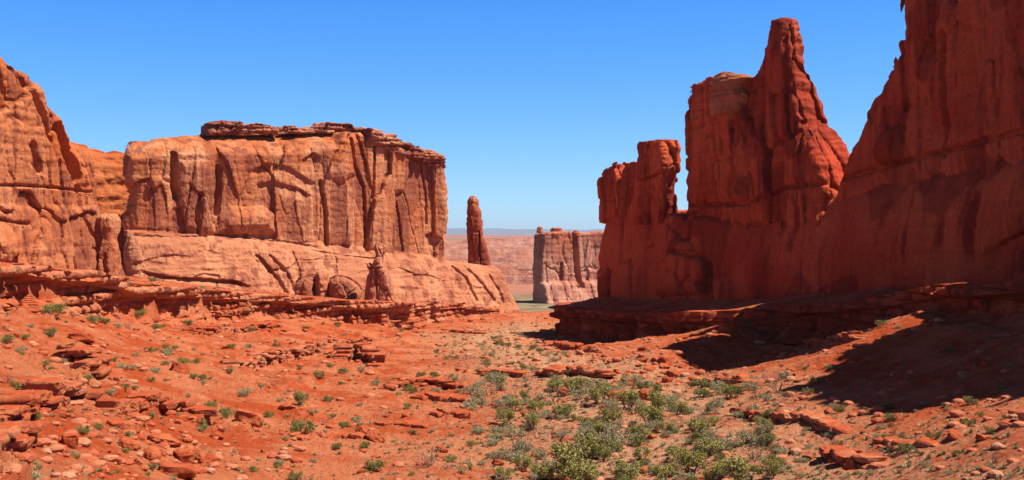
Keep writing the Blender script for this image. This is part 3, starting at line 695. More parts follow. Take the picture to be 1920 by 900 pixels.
# blue mountains on the horizon
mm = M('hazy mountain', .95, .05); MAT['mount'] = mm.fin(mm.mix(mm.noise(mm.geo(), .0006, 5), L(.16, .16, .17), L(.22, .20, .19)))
def mountain():
    x = np.linspace(-26000, 26000, 360); yy = np.linspace(0, 9000, 26); X, Y = np.meshgrid(x, yy, indexing='ij')
    prof = np.sin(Y / 9000 * math.pi) ** .8
    Z = -60 + prof * (250 + 180 * fbm2(X / 9000, Y / 9000, 4, 301) + 70 * fbm2(X / 1500, Y / 1500, 4, 305))
    V = np.stack([X, Y + 46000, Z], -1).reshape(-1, 3); i = np.arange(359)[:, None] * 26 + np.arange(25)[None]
    o = mesh_obj('mountains', V, np.stack([i, i + 26, i + 27, i + 1], -1).reshape(-1, 4), MAT['mount'])
    tag(o, 'faint blue line of mountains along the horizon', 'mountains', kind='structure')
mountain()

# ------------------------------------------------------------------ layered ledges along the two paths
def ledge(path, basey, name, label, mat, seed, ds=.30, hmin=1.):
    P = np.array([P3(*p) for p in path]); zb = np.array([(HOR - b) / FPX * p[2] for b, p in zip(basey, path)])
    seg = np.r_[0, np.cumsum(np.linalg.norm(np.diff(P[:, :2], axis=0), axis=1))]
    s = np.arange(0, seg[-1], ds); x = np.interp(s, seg, P[:, 0]); y = np.interp(s, seg, P[:, 1])
    k = 25; ker = np.hanning(k); ker /= ker.sum(); sm = lambda a: np.convolve(np.pad(a, k // 2, 'edge'), ker, 'valid')
    x, y = sm(x), sm(y); zt = sm(np.interp(s, seg, P[:, 2])); zl = sm(np.interp(s, seg, zb)) - 1.5
    tx, ty = np.gradient(x), np.gradient(y); q = np.hypot(tx, ty); nx, ny = ty / q, -tx / q
    if (nx * -x + ny * -y).mean() < 0: nx, ny = -nx, -ny           # outward: towards the viewer
    zt = zt + .5 * n2(s / 9, 0 * s, seed) + .35
    nv = 44; v = np.linspace(0, 1, nv)                             # bottom to top
    Sg, Vg = np.meshgrid(s, v, indexing='ij'); zl_, zt_ = zl[:, None], zt[:, None]; H = zt_ - zl_
    Z = zl_ + H * Vg
    # beds: every bed has its own hardness, offset and joint spacing
    bedc = (Z + .35 * n2(Sg / 16, 0 * Sg, seed + 1) + .25 * n2(Sg / 40, Z / 3, seed + 2)) / 1.55 + 40
    bi = np.floor(bedc); bf = bedc - bi
    bw = np.sin(np.clip(bf, 0, 1) * math.pi) ** .35
    hard = RV[(bi.astype(int) * 37 + seed) & 255]
    out = -.7 + 1.0 * hard + .8 * bw
    jl = 3.0 + 1.6 * RV[(bi.astype(int) * 53) & 255]
    jc = (Sg + .6 * n2(Sg / 2, Z, seed + 3)) / jl + bi * .37; ji = np.floor(jc); jf = jc - ji
    out = out * 1 + .45 * RV[(ji.astype(int) * 91 + bi.astype(int) * 17) & 255] - .9 * (1 - np.sin(jf * math.pi) ** .22)
    big = 1.8 * fbm2(Sg / 13, 0 * Sg + Z / 30, 3, seed + 9) + .9 * plates(Sg, Z, 6, 9, seed + 2, 1., 0)
    cleft = -2.2 * np.exp(-((np.abs(n2(Sg / 7, Z / 25, seed + 12))) / .05) ** 2)
    out = out + big + cleft + .13 * fbm2(Sg / .9, Z / .6, 3, seed + 15)
    out = out + 1.6 * sstep(.35, 0, Vg) * (1 + .5 * n2(Sg / 6, Z, seed + 17))      # foot slopes out
    out = out + 1.5 * sstep(.70, .76, Vg) * (1 + .6 * n2(Sg / 8, 0 * Z, seed + 19)) * sstep(1.5, 4, H)  # hard rim bed overhangs
    fade = sstep(0, hmin * 3, H); out = out * fade
    X = x[:, None] + nx[:, None] * out; Y = y[:, None] + ny[:, None] * out
    # top: rows that run back over the bench and sink into it
    bx, by, bz = [], [], []
    for r_, dz in ((-.6, .12), (-1.6, .18), (-3.0, .1), (-4.6, -.25), (-6.5, -1.6)):
        o_ = r_ + .4 * n2(s / 1.7, 0 * s + r_, seed + 20)
        bx.append(x + nx * o_); by.append(y + ny * o_); bz.append(zt + dz + .25 * fbm2(s / 1.6, 0 * s + r_ * 3, 3, seed + 21))
    X = np.concatenate([X, np.stack(bx, 1)], 1); Y = np.concatenate([Y, np.stack(by, 1)], 1); Z = np.concatenate([Z, np.stack(bz, 1)], 1)
    m = X.shape[1]; V = np.stack([X, Y, Z], -1).reshape(-1, 3); i = np.arange(len(s) - 1)[:, None] * m + np.arange(m - 1)[None]
    Q = np.stack([i, i + 1, i + m + 1, i + m], -1).reshape(-1, 4)
    o = mesh_obj(name, V, Q, mat); o.data.set_sharp_from_angle(angle=math.radians(30))
    zv = np.zeros((len(s), m), np.float32); zv[:, :nv] = sstep(.66, .70, Vg + .05 * n2(Sg / 5, Vg * 3, seed)) * sstep(-.35, .25, fbm2(Sg / 14, Vg * 2, 3, seed + 8)) * (.85 if mat == MAT['ledge'] else .25)
    at_ = o.data.attributes.new('zone', 'FLOAT', 'POINT'); at_.data.foreach_set('value', zv.ravel()); tag(o, label, 'rock ledge'); return o
ledge(LEFT_PATH, LEFT_BASE, 'rock_ledge', 'long layered red ledge with pale rim beds running below the left cliff and butte', MAT['ledge'], 5)
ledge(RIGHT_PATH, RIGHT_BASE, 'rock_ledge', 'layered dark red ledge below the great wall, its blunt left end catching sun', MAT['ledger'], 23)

# ------------------------------------------------------------------ zones and labels
ZONES = [((-300,500,0,560), 'on the bench above the left ledge'), ((-300,330,560,680), 'on the talus just under the left ledge'),
 ((330,800,560,690), 'on the red slope beneath the long butte'), ((-300,240,680,780), 'on the far left slope'), ((240,480,680,780), 'on the mid slope at left'),
 ((-300,480,780,999), 'around the boulder pile at lower left'), ((480,680,690,800), 'on the open slope left of the wash'), ((680,880,690,800), 'by the thin ledges left of the wash'),
 ((480,880,800,999), 'along the bottom edge left of the wash'), ((800,1000,560,690), 'in the pale upper wash'), ((880,1060,690,790), 'in the left half of the middle wash'),
 ((1060,1260,690,790), 'in the wash below the boulder field'), ((880,1060,790,999), 'in the lower wash at bottom centre'), ((1060,1260,790,999), 'in the thickest brush at bottom centre'),
 ((1260,1460,720,999), 'on the right bank of the wash'), ((1000,1460,560,720), 'in the boulder field under the great wall'), ((1460,1700,740,999), 'on the lower right slope'),
 ((1460,1800,500,740), 'along the sunlit spur under the great wall'), ((1700,2200,740,999), 'in the bottom right corner'), ((-300,2300,-99,2000), 'in the deep shade at right')]
def zone(px, py):
    for (a, b, c, d), t in ZONES:
        if a <= px < b and c <= py < d: return t
ORD = 'leftmost second third fourth fifth sixth seventh eighth ninth tenth eleventh twelfth thirteenth fourteenth fifteenth sixteenth seventeenth eighteenth nineteenth twentieth'.split()
REG = []
def reg(o, px, py, desc, plural): REG.append((o, px, desc, zone(px, py), plural))
def name_all():
    by = {}
    for r in REG: by.setdefault((r[2], r[3]), []).append(r)
    for (desc, z), L_ in by.items():
        L_.sort(key=lambda r: r[1])
        for i, r in enumerate(L_):
            n = len(L_)
            if n == 1: lab = f'{desc}, the only such one {z}'
            elif i == n - 1: lab = f'{desc}, rightmost of those {z}'
            elif i == 0: lab = f'{desc}, leftmost of those {z}'
            elif i < 20: lab = f'{desc}, {ORD[i]} from left {z}'
            else: lab = f'{desc}, one of the last few before the rightmost {z}'
            ws = lab.split()
            r[0]['label'] = ' '.join(ws[:16]); r[0]['group'] = r[4]

# ------------------------------------------------------------------ small ledges on the slopes
import bmesh
def ico(sub):
    bm = bmesh.new(); bmesh.ops.create_icosphere(bm, subdivisions=sub, radius=1); bm.verts.ensure_lookup_table()
    V = np.array([v.co[:] for v in bm.verts], np.float32); Fc = np.array([[v.index for v in f.verts] for f in bm.faces]); bm.free(); return V, Fc
IV4, IF4 = ico(5); IV3, IF3 = ico(4); IV1, IF1 = ico(2)
def block(cx, cy, cz, l, dp, t, ang, rs, seed):
    """an angular bed block: l along the ledge, dp into the slope, t thick"""
    q = np.sign(IV3) * np.abs(IV3) ** .38; q = q / np.abs(q).max(0)
    q = q * (1 + .10 * fbm3(IV3[:, 0] * 2 + seed, IV3[:, 1] * 2, IV3[:, 2] * 2, 3, seed % 40))[:, None]
    q[:, 0] += .22 * rs.randn() * q[:, 1] + .12 * rs.randn() * q[:, 2]; q[:, 2] += .18 * rs.randn() * q[:, 0]
    q = q * [l / 2, dp / 2, t / 2]; ca, sa = math.cos(ang), math.sin(ang)
    X = np.stack([cx + q[:, 0] * ca - q[:, 1] * sa, cy + q[:, 0] * sa + q[:, 1] * ca, cz + q[:, 2]], 1)
    X += .09 * np.stack([fbm3(X[:, 0] / .7, X[:, 1] / .7, X[:, 2] / .45, 3, 7 + k) for k in range(3)], 1)
    return X
def outcrop(pts, h, seed, mat, label):
    P = [pick(a, b) for a, b in pts]; P = np.array([p for p in P if p is not None]); rs = np.random.RandomState(seed)
    seg = np.r_[0, np.cumsum(np.linalg.norm(np.diff(P[:, :2], axis=0), axis=1))]; Vs, Fs = [], []; off = 0
    nl = max(1, int(round(h / .62))); th = h / nl
    for k in range(nl):
        s = rs.rand() * 1.2 + .5 * k
        while s < seg[-1] - .4 * k:
            l = rs.uniform(.8, 3.0) * (.7 + .2 * h); c = s + l / 2
            x = np.interp(c, seg, P[:, 0]); y = np.interp(c, seg, P[:, 1]); e = 1.
            tx = np.interp(c + .8, seg, P[:, 0]) - np.interp(c - .8, seg, P[:, 0]); ty = np.interp(c + .8, seg, P[:, 1]) - np.interp(c - .8, seg, P[:, 1]); q = math.hypot(tx, ty) + 1e-6
            nx, ny = ty / q, -tx / q
            if nx * -x + ny * -y < 0: nx, ny = -nx, -ny
            edge_ = min(c, seg[-1] - c) / seg[-1]
            if (nl < 3 or rs.rand() < .93 - .25 * k / nl) and (k == 0 or edge_ > .06 * k) and (nl < 3 or n2(c / 4., k * .7, seed) > -.42):
                o_ = rs.uniform(-.35, .45) + .25 * k * (rs.rand() - .1); dp = rs.uniform(2.2, 3.4) * (.6 + .2 * h)
                g = float(height(np.array([x]), np.array([y]))[0]); t = th * rs.uniform(.85, 1.25)
                X = block(x + nx * (o_ - dp / 2 + .5), y + ny * (o_ - dp / 2 + .5), g - .25 + th * (k + .5), l * 1.06, dp, t, math.atan2(ty, tx) + .12 * rs.randn(), rs, seed * 13 + off % 97)
                Vs.append(X); Fs.append(IF3 + off); off += len(X)
            s += l + (rs.uniform(.3, .9) if rs.rand() < .10 and nl > 1 else .0)
    if not Vs: return
    o = mesh_obj('rock_outcrop', np.concatenate(Vs), np.concatenate(Fs), mat)
    tag(o, label, 'rock outcrop', 'small rock ledges poking out of the slopes')
OUT = [([(440,694),(480,690),(520,676),(570,668),(620,664),(650,668)], 2.4, 'broken red ledge in the slope, just left of the cave-like dark overhang'),
 ([(640,676),(660,672),(680,676),(704,686)], 3.2, 'short red outcrop with a deep dark cave-like overhang, left of the upper wash'),
 ([(728,734),(760,724),(800,718),(840,727),(876,732)], 1.0, 'thin dark ledge arching over red sand, upper of two left of the wash'),
 ([(775,750),(800,743),(830,750),(868,756)], .8, 'short thin dark ledge, lower of two arching over red sand left of the wash'),
 ([(80,664),(120,674),(165,690),(200,700)], 2.2, 'cracked red ledge with dark hollows on the far left slope'),
 ([(140,692),(175,700),(215,712)], 1.4, 'small low red ledge under the cracked ledge at far left'),
 ([(-30,812),(20,800),(60,775),(110,752),(160,742)], 2.4, 'big slanting red ledge with shaded underside at the left edge'),
 ([(-20,860),(20,846),(50,822)], 1.6, 'rough shaded ledge at the left edge, lowest one'),
 ([(350,625),(400,628),(460,622),(540,620)], 1.7, 'double red ledge band right under the long layered ledge, left half'),
 ([(580,652),(620,644),(660,646),(700,640)], 1.5, 'low red ledge band under the butte, above the cave-like overhang'),
 ([(190,775),(260,770),(320,764),(380,772)], 1.4, 'crumbling red ledge above the boulder pile at lower left'),
 ([(560,826),(620,820),(680,822)], .6, 'faint thin ledge in the sand left of the big round boulder'),
 ([(700,802),(740,796),(790,800)], .6, 'thin ledge in the sand right of the big round boulder'),
 ([(815,782),(840,778),(870,782)], .8, 'tiny flaky ledge at the left bank of the wash'),
 ([(1000,702),(1040,708),(1062,700),(1100,706),(1160,710)], 1.6, 'low undercut red ledge behind the wash, below the blunt end of the wall ledge'),
 ([(880,704),(930,700),(980,706)], 1.0, 'small broken ledge at the head of the brushy wash'),
 ([(1370,772),(1420,786),(1480,790),(1530,800),(1580,808)], 1.2, 'jagged undercut red ledge on the lower right slope'),
 ([(1550,858),(1590,872),(1640,880)], 1.3, 'blocky red outcrop with dark hollow near the bottom, right side'),
 ([(1640,826),(1690,838),(1750,834)], .6, 'low dark-shadowed ledge on the lower right slope, right of the jagged one'),
 ([(1290,722),(1340,724),(1400,716)], 1.4, 'small ledge at the lower tip of the shadow, right of the boulder field'),
 ([(1490,655),(1530,650),(1570,644),(1610,650)], 1.6, 'sunlit ledge on the spur under the great wall'),
 ([(1870,806),(1920,796),(1990,790)], 1.2, 'low ledge cut by the right edge of the picture'),
 ([(780,626),(840,622),(900,626)], .9, 'faint ledge on the slope under the right end of the left ledge'),
 ([(1020,648),(1060,655),(1110,650)], 1.4, 'low red ledge at the foot of the blunt end of the wall ledge')]
for i, (p, h, lab) in enumerate(OUT): outcrop(p, h, 300 + i * 7, MAT['ledge'], lab)

# ------------------------------------------------------------------ boulders
def rockify(V, seed, n=14, rnd=.35, flat=1.):
    r = np.random.RandomState(seed); N = r.randn(n, 3); N /= np.linalg.norm(N, axis=1, keepdims=True); d = .55 + .5 * r.rand(n)
    u = V / np.linalg.norm(V, axis=1, keepdims=True); dots = np.clip(u @ N.T, .02, None); R_ = d[None] / dots
    k = 24.; rr = -np.log(np.exp(-k * np.clip(R_, 0, 1.6)).sum(1) / 1 + 1e-9) / k
    rr = np.clip(rr, .3, 1.55) + .0; rr = rr / rr.mean()
    rr = rr * (1 + .09 * fbm3(u[:, 0] * 2.5 + seed, u[:, 1] * 2.5, u[:, 2] * 2.5, 3, seed % 50))
    return u * rr[:, None] * np.array([1, 1, flat])
def raw_mesh(name, V, Fc, mat, smooth=True):
    o = mesh_obj(name, V, Fc, mat, base=Vector((0, 0, 0))); me = o.data; bpy.data.objects.remove(o); return me
def blocky(seed):
    rs = np.random.RandomState(seed); X = block(0, 0, 0, 1.9, 1.7, 1.7, 0, rs, seed)
    return X * (1 + .10 * fbm3(X[:, 0] * 1.3 + seed, X[:, 1] * 1.3, X[:, 2] * 1.3, 2, 9))[:, None]
BM = {k: [raw_mesh('boulder', rockify(IV4, 10 + i + 30 * j, n=7 + i), IF4, m) for i in range(5)] + [raw_mesh('boulder', blocky(70 + i + 30 * j), IF3, m) for i in range(6)] for j, (k, m) in enumerate((('red', MAT['boulder']), ('pale', MAT['boulder_pale'])))}
def boulder(px, py, wpx, asp=.7, kind='red', desc=None, var=None, sink=.33, plural='fallen boulders on the slopes'):
    p = pick(px, py + wpx * asp * .35)
    if p is None: return
    wm = wpx / FPX * p[1]
    o = bpy.data.objects.new('boulder', random.choice(BM[kind]) if var is None else BM[kind][var]); C.objects.link(o)
    r_ = wm / 2; o.scale = (r_ * random.uniform(.95, 1.05), r_ * random.uniform(.7, 1.1), r_ * asp)
    o.rotation_euler = (random.uniform(-.3, .3), random.uniform(-.3, .3), random.uniform(0, 6.28))
    o.location = (p[0], p[1], p[2] + r_ * asp * (1 - sink * 2)); o['category'] = 'boulder'
    sz = 'large' if wm > 2.6 else ('middling' if wm > 1.3 else 'small')
    if desc: o['label'] = desc; o['group'] = plural
    else: reg(o, px, py, f'{sz} {"bleached pale" if kind == "pale" else "red"} boulder', plural)
    return o
NAMED = [(338,690,34,.75,'red','squarish red boulder with a dark left side on the mid left slope'),(152,634,46,.45,'red','slanting slab-like boulder under the left ledge, tan top'),(180,722,22,.7,'pale','pale rounded boulder alone on the far left slope'),
 (468,781,50,.55,'red','low wide tan-red boulder right of two green bushes'),(704,816,44,.6,'red','big rounded orange boulder with dark foot, alone left of the wash'),(678,805,24,.7,'red','smaller red boulder touching the big rounded orange one'),
 (130,822,44,.8,'red','big rough red boulder left of the lower left boulder pile'),(245,796,56,.5,'red','upper broad tan slab of the lower left boulder pile'),(308,822,66,.42,'red','widest tan slab of the lower left boulder pile'),
 (241,830,40,.8,'red','upright tan block below the broad slab in the boulder pile'),(285,850,46,.7,'red','dark-footed rounded block in the boulder pile'),(345,852,38,.8,'red','rounded block at the right end of the boulder pile'),
 (385,860,44,.7,'red','rough boulder right of the boulder pile'),(330,878,70,.4,'red','flat broad slab at the bottom under the boulder pile'),(216,862,26,.6,'red','small dark red oval boulder below the boulder pile'),
 (1156,740,38,.75,'red','round layered orange boulder in the wash below the boulder field'),(1059,733,28,.7,'red','small orange boulder among junipers, left of the round layered one'),
 (1247,674,28,.95,'red','dark shaded round boulder at the top of the boulder field'),(1364,612,30,1.0,'red','upright striped slab boulder at the top of the sunlit spur'),
 (1108,656,22,.6,'pale','largest white boulder of the pale cluster under the ledge end'),(1088,661,15,.8,'pale','left white boulder of the pale cluster under the ledge end'),(1122,657,14,.7,'pale','right white boulder of the pale cluster under the ledge end'),
 (1212,738,36,.8,'red','big angular block in the lower boulder field'),(1180,712,30,.7,'red','big angular block at the left of the boulder field'),(1262,700,30,.7,'red','big red block at the right of the boulder field by the shadow'),
 (829,842,26,.6,'red','dark red flat boulder at the left bank of the lower wash'),(540,762,34,.4,'red','flat red slab half buried left of the wash'),(290,601,17,.8,'red','left of two round red boulders at the foot of the left ledge'),(314,601,15,.8,'red','right of two round red boulders at the foot of the left ledge'),
 (1600,868,40,.8,'red','big red block beside the blocky outcrop, bottom right'),(1560,848,34,.7,'red','red block left of the blocky outcrop, bottom right'),(1792,816,30,.5,'red','low red boulder with pale flecks, right of the low ledge'),
 (1496,714,15,.7,'pale','pale stone on the spur, left of two'),(1512,709,13,.8,'pale','pale stone on the spur, right of two'),(552,815,26,.6,'red','small red boulder at the foot of the big dark bush'),(8,612,22,.9,'pale','whitish boulder at the left edge under the ledge')]
for px, py, w_, a_, k_, lab in NAMED: boulder(px, py, w_, a_, k_, lab)
def scatter(n, x0, x1, y0, y1, w0, w1, pale=.12, asp=(.4, .85)):
    w1 *= .85
    for _ in range(n):
        boulder(random.uniform(x0, x1), random.uniform(y0, y1), w0 + (w1 - w0) * random.random() ** 2.2, random.uniform(*asp), 'pale' if random.random() < pale * .3 else 'red')
scatter(46, 1150, 1350, 650, 725, 8, 26, .04); scatter(40, 110, 430, 770, 892, 9, 32, .05); scatter(16, 1060, 1150, 645, 680, 7, 14, .6)
scatter(12, 20, 330, 590, 690, 7, 20, .2); scatter(14, 380, 640, 585, 660, 7, 16, .4); scatter(14, 1440, 1700, 600, 730, 8, 20, .25)
scatter(14, 1450, 1900, 760, 890, 10, 24, .2); scatter(12, 480, 860, 740, 890, 8, 20, .15); scatter(14, 900, 1260, 720, 890, 10, 24, .2, (.4, .7)); scatter(18, 1400, 1900, 600, 720, 7, 20, .2); scatter(12, 860, 1000, 640, 700, 6, 12, .6)
def dens(x, y):
    px = 960 + x / y * FPX; py = HOR - height(x, y) / y * FPX
    c = .12 + .9 * np.exp(-((px - 1240) / 110) ** 2 - ((py - 690) / 40) ** 2) + .9 * np.exp(-((px - 270) / 170) ** 2 - ((py - 840) / 60) ** 2)
    c = c + .35 * (fbm2(x / 9, y / 9, 2, 91) > .25) + .5 * np.exp(-((px - 900) / 90) ** 2 - ((py - 650) / 30) ** 2)
    return c
def rand_ground(n, ymax=480):
    """random spots with an even density in the view"""
    y = np.exp(rng.uniform(math.log(60), math.log(ymax), n)); px = rng.uniform(-220, 2140, n); x = (px - 960) / FPX * y; return x, y
def stones():
    x, y = rand_ground(26000, 420); k = rng.rand(len(x)) < dens(x, y) * .55; x, y = x[k], y[k]; z = height(x, y)
    base = [rockify(IV1, 500 + i, 6, .3, .55) for i in range(12)]; Vs, Fs = [], []; off = 0
    sz = (.10 + .42 * rng.rand(len(x)) ** 3.2) * (1 + y / 260)
    for i in range(len(x)):
        b = base[i % 12]; a = rng.rand() * 6.28; ca, sa = math.cos(a), math.sin(a)
        q = np.stack([b[:, 0] * ca - b[:, 1] * sa, (b[:, 0] * sa + b[:, 1] * ca), b[:, 2]], 1) * sz[i]
        Vs.append(q + [x[i], y[i], z[i] + sz[i] * .2]); Fs.append(IF1 + off); off += len(b)
    o = mesh_obj('rubble', np.concatenate(Vs), np.concatenate(Fs), MAT['stones'], smooth=False)
    tag(o, 'loose red and pale stones scattered over the slopes', 'rubble', kind='stuff')
def stones_mat():
    m = M('loose stones', .9, .1); ra = m.n('ShaderNodeNewGeometry').outputs['Random Per Island']
    return m.fin(m.mix(m.ramp(ra, .86, 1.0), m.mix(m.ramp(ra, 0, .6), L(.46, .095, .038), L(.54, .18, .09)), L(.52, .25, .14)), m.bump(m.noise(m.geo(), 6, 3), .08))
MAT['stones'] = stones_mat()
stones()

# ------------------------------------------------------------------ plants
def leaves(n, blobs, size, rs, up=.3):
    """n small three-sided leaves spread through a set of blobs (x, y, z, r)"""
    bl = np.array(blobs); wt = bl[:, 3] ** 2; wt /= wt.sum(); k = rs.choice(len(bl), n, p=wt)
    d = rs.randn(n, 3); d /= np.linalg.norm(d, axis=1, keepdims=True); rr = rs.rand(n) ** .45
    c = bl[k, :3] + d * (bl[k, 3] * rr * (1 + .25 * rs.randn(n) * .5))[:, None]
    c[:, 2] = np.maximum(c[:, 2], .02)
    a = rs.randn(n, 3) + d * .7; a[:, 2] += up; a /= np.linalg.norm(a, axis=1, keepdims=True)
    b = rs.randn(n, 3); b -= (b * a).sum(1, keepdims=True) * a; b /= np.linalg.norm(b, axis=1, keepdims=True)
    s_ = size * (.6 + .8 * rs.rand(n))[:, None]
    V = np.stack([c - b * s_ * .5, c + b * s_ * .5, c + a * s_ * 1.5], 1).reshape(-1, 3)
    return V, np.arange(3 * n).reshape(-1, 3)
def tubes(segs, ns=4):
    V, Fc = [], []; off = 0
    for a, b, r0, r1 in segs:
        a, b = np.array(a, float), np.array(b, float); t = b - a; L0 = np.linalg.norm(t)
        if L0 < 1e-5: continue
        t /= L0; u = np.cross(t, [.3, .5, .8]); u /= np.linalg.norm(u); v = np.cross(t, u)
        for c, r in ((a, r0), (b, r1)):
            for i in range(ns): V.append(c + r * (math.cos(6.2832 * i / ns) * u + math.sin(6.2832 * i / ns) * v))
        for i in range(ns): Fc.append((off + i, off + (i + 1) % ns, off + ns + (i + 1) % ns, off + ns + i))
        off += 2 * ns
    return np.array(V), np.array(Fc)
def branching(rs, height_, spread, r0, nmain, depth, wig=.25):
    segs = []; tips = []
    def grow(p, d, L0, r, k):
        n = 3
        for i in range(n):
            d = d + wig * rs.randn(3) * .5; d[2] += .05; d /= np.linalg.norm(d); q = p + d * L0 / n; q[2] = max(q[2], .02)
            segs.append((p, q, r * (1 - .2 * i / n), r * (1 - .2 * (i + 1) / n))); p = q
        r *= .8
        if k == 0: tips.append(p); return
        for _ in range(2 + (rs.rand() < .5)):
            e = d + rs.randn(3) * .55; e /= np.linalg.norm(e); grow(p, e, L0 * .68, r * .62, k - 1)
    for i in range(nmain):
        a = 6.2832 * (i + rs.rand() * .6) / nmain; d = np.array([math.cos(a) * spread, math.sin(a) * spread, 1.]); d /= np.linalg.norm(d)
        grow(np.array([.03 * math.cos(a), .03 * math.sin(a), -.08]), d, height_ * .5, r0, depth)
    return segs, tips
def plant_var(kind, seed):
    """unit plants: about 1 wide; returns [(part name, mesh)]"""
    rs = np.random.RandomState(seed)
    if kind == 'juniper':
        sg, tp = branching(rs, .62, .7, .035, 3, 2); tp = np.array(tp)
        bl = [(t[0], t[1], max(t[2], .14) + .02, .10 + .07 * rs.rand()) for t in tp] + [(t[0] * .6, t[1] * .6, .22 + .2 * rs.rand(), .13) for t in tp[::3]]
        V, Fc = leaves(2600, bl, .030, rs)
        return [('trunk', raw_mesh('trunk', *tubes(sg, 5), MAT['wood'])), ('crown', raw_mesh('crown', V, Fc, MAT['juniper']))]
    if kind == 'green':
        sg, tp = branching(rs, .75, .8, .018, 6, 1); bl = [(t[0], t[1], max(t[2], .15), .12 + .07 * rs.rand()) for t in tp] + [(.12 * rs.randn(), .12 * rs.randn(), .28, .2) for _ in range(4)]
        V, Fc = leaves(1500, bl, .040, rs, .9)
        return [('stems', raw_mesh('stems', *tubes(sg, 3), MAT['wood'])), ('foliage', raw_mesh('foliage', V, Fc, MAT['green']))]
    if kind == 'sage':
        sg, tp = branching(rs, .6, 1.0, .014, 7, 1); bl = [(t[0], t[1], max(t[2], .1), .11 + .08 * rs.rand()) for t in tp] + [(.16 * rs.randn(), .16 * rs.randn(), .2, .18) for _ in range(4)]
        V, Fc = leaves(1300, bl, .036, rs, .8)
        return [('stems', raw_mesh('stems', *tubes(sg, 3), MAT['twig'])), ('foliage', raw_mesh('foliage', V, Fc, MAT['sage']))]
    sg, tp = branching(rs, .85, .75, .026, 5, 3, .35); V, Fc = leaves(160, [(t[0], t[1], t[2], .06) for t in tp], .03, rs)
    return [('branches', raw_mesh('branches', *tubes(sg, 3), MAT['twig' if seed % 2 else 'wood'])), ('foliage', raw_mesh('foliage', V, Fc, MAT['sage']))]
PV = {k: [plant_var(k, 900 + 40 * j + i) for i in range(5)] for j, k in enumerate(('juniper', 'green', 'sage', 'dead'))}
INFO = {'juniper': ('juniper_tree', 'tree', 'olive green juniper tree', 'juniper trees of the valley'), 'green': ('desert_shrub', 'shrub', 'green desert shrub', 'green shrubs on the slopes'),
        'sage': ('sagebrush', 'shrub', 'grey-green sagebrush', 'grey sagebrush on the slopes'), 'dead': ('bare_shrub', 'shrub', 'bare grey twiggy shrub', 'bare twiggy shrubs')}
def plant(kind, px, py, wpx, asp=None):
    p = pick(px, py + wpx * .30)
    if p is None: return
    nm, cat, desc, plural = INFO[kind]; wm = wpx / FPX * p[1]; parts = random.choice(PV[kind])
    root = bpy.data.objects.new(nm, None); C.objects.link(root); root.location = (p[0], p[1], p[2] - .03); root.rotation_euler.z = random.uniform(0, 6.28)
    k = wm * .95; root.scale = (k, k, k * (asp or random.uniform(.8, 1.1))); root['category'] = cat; root.empty_display_size = .5
    for n_, me in parts:
        o = bpy.data.objects.new(n_, me); C.objects.link(o); o.parent = root
    sz = 'big' if wm > 2.6 else ('middling' if wm > 1.5 else 'small')
    reg(root, px, py, f'{sz} {desc}', plural)
J = [(1080,868,104),(1105,832,66),(1010,885,50),(1215,780,58),(1302,798,62),(1228,752,54),(1122,745,48),(1178,750,56),(1082,724,52),(1040,722,40),(1300,868,70),(1400,884,86),(1330,836,62),(1428,798,40),(1270,850,56),(1195,812,46),(1240,880,60),(1350,885,50),(1145,780,44),(1060,770,46),(1000,790,44),(1270,765,40),(1450,878,56),(945,888,44),(102,584,44),(1315,738,28),(1180,880,60),(990,740,34),(1095,890,80),(1130,850,50),(1250,800,40)]
Gs = [(282,653,24),(328,650,15),(368,676,18),(214,673,17),(43,725,24),(153,725,13),(235,738,18),(154,806,27),(393,763,28),(425,775,34),(380,708,20),(283,712,15),(596,704,25),(644,696,20),(616,748,20),(563,748,36),(504,776,20),(625,781,13),(565,800,48),(643,797,20),(763,761,18),(775,809,18),(633,837,23),(684,831,22),(701,873,40),(845,859,24),(884,831,22),(555,892,28),(1652,606,24),(1556,688,20),(1528,712,22),(1516,734,20),(1666,760,24),(1668,781,30),(1816,750,30),(1818,792,26),(1758,816,20),(1572,768,22),(1696,840,34),(19,487,30),(54,490,20),(212,525,24),(285,524,16),(65,575,28),(176,598,26),(199,601,20),(296,610,24),(11,637,28),(258,590,32),(459,585,30),(574,616,15),(633,610,14),(354,605,18),(1410,722,18),(1232,728,26),(340,540,14),(790,700,18),(1854,806,20)]
Sg_ = [(230,685,24),(20,742,15),(208,741,20),(214,802,18),(372,803,17),(459,735,30),(136,846,18),(62,894,36),(323,894,18),(254,664,15),(584,772,24),(523,867,22),(488,727,17),(487,791,18),(1686,612,16),(1472,702,24),(1508,860,22),(1644,816,20),(1778,884,20),(1892,892,20),(1454,756,18),(57,608,17),(235,527,20),(379,541,14),(376,612,13),(584,649,14),(566,653,12),(705,716,24),(1632,888,17),(1350,735,20),(669,785,22),(820,730,18)]
Dd = [(14,712,26),(864,711,24),(544,791,24),(805,863,46),(941,769,46),(975,835,44),(1150,820,34),(1155,880,36),(1428,832,30),(1660,848,26),(1864,856,26),(1195,765,30),(240,612,20),(330,668,14),(563,715,14),(872,672,16),(1000,800,26),(1340,770,26),(925,700,18),(1485,740,18)]
for l, k in ((J, 'juniper'), (Gs, 'green'), (Sg_, 'sage'), (Dd, 'dead')):
    for a in l: plant(k, *a)
def rplants(n, x0, x1, y0, y1, w0, w1, pr):
    for _ in range(n):
        k = random.choices(('juniper', 'green', 'sage', 'dead'), pr)[0]; plant(k, random.uniform(x0, x1), random.uniform(y0, y1), random.uniform(w0, w1))
rplants(215, 880, 1470, 705, 900, 18, 46, (.10, .17, .60, .13)); rplants(46, 820, 1080, 640, 720, 7, 18, (0, .3, .5, .2)); rplants(40, 470, 900, 690, 895, 9, 20, (0, .35, .5, .15))
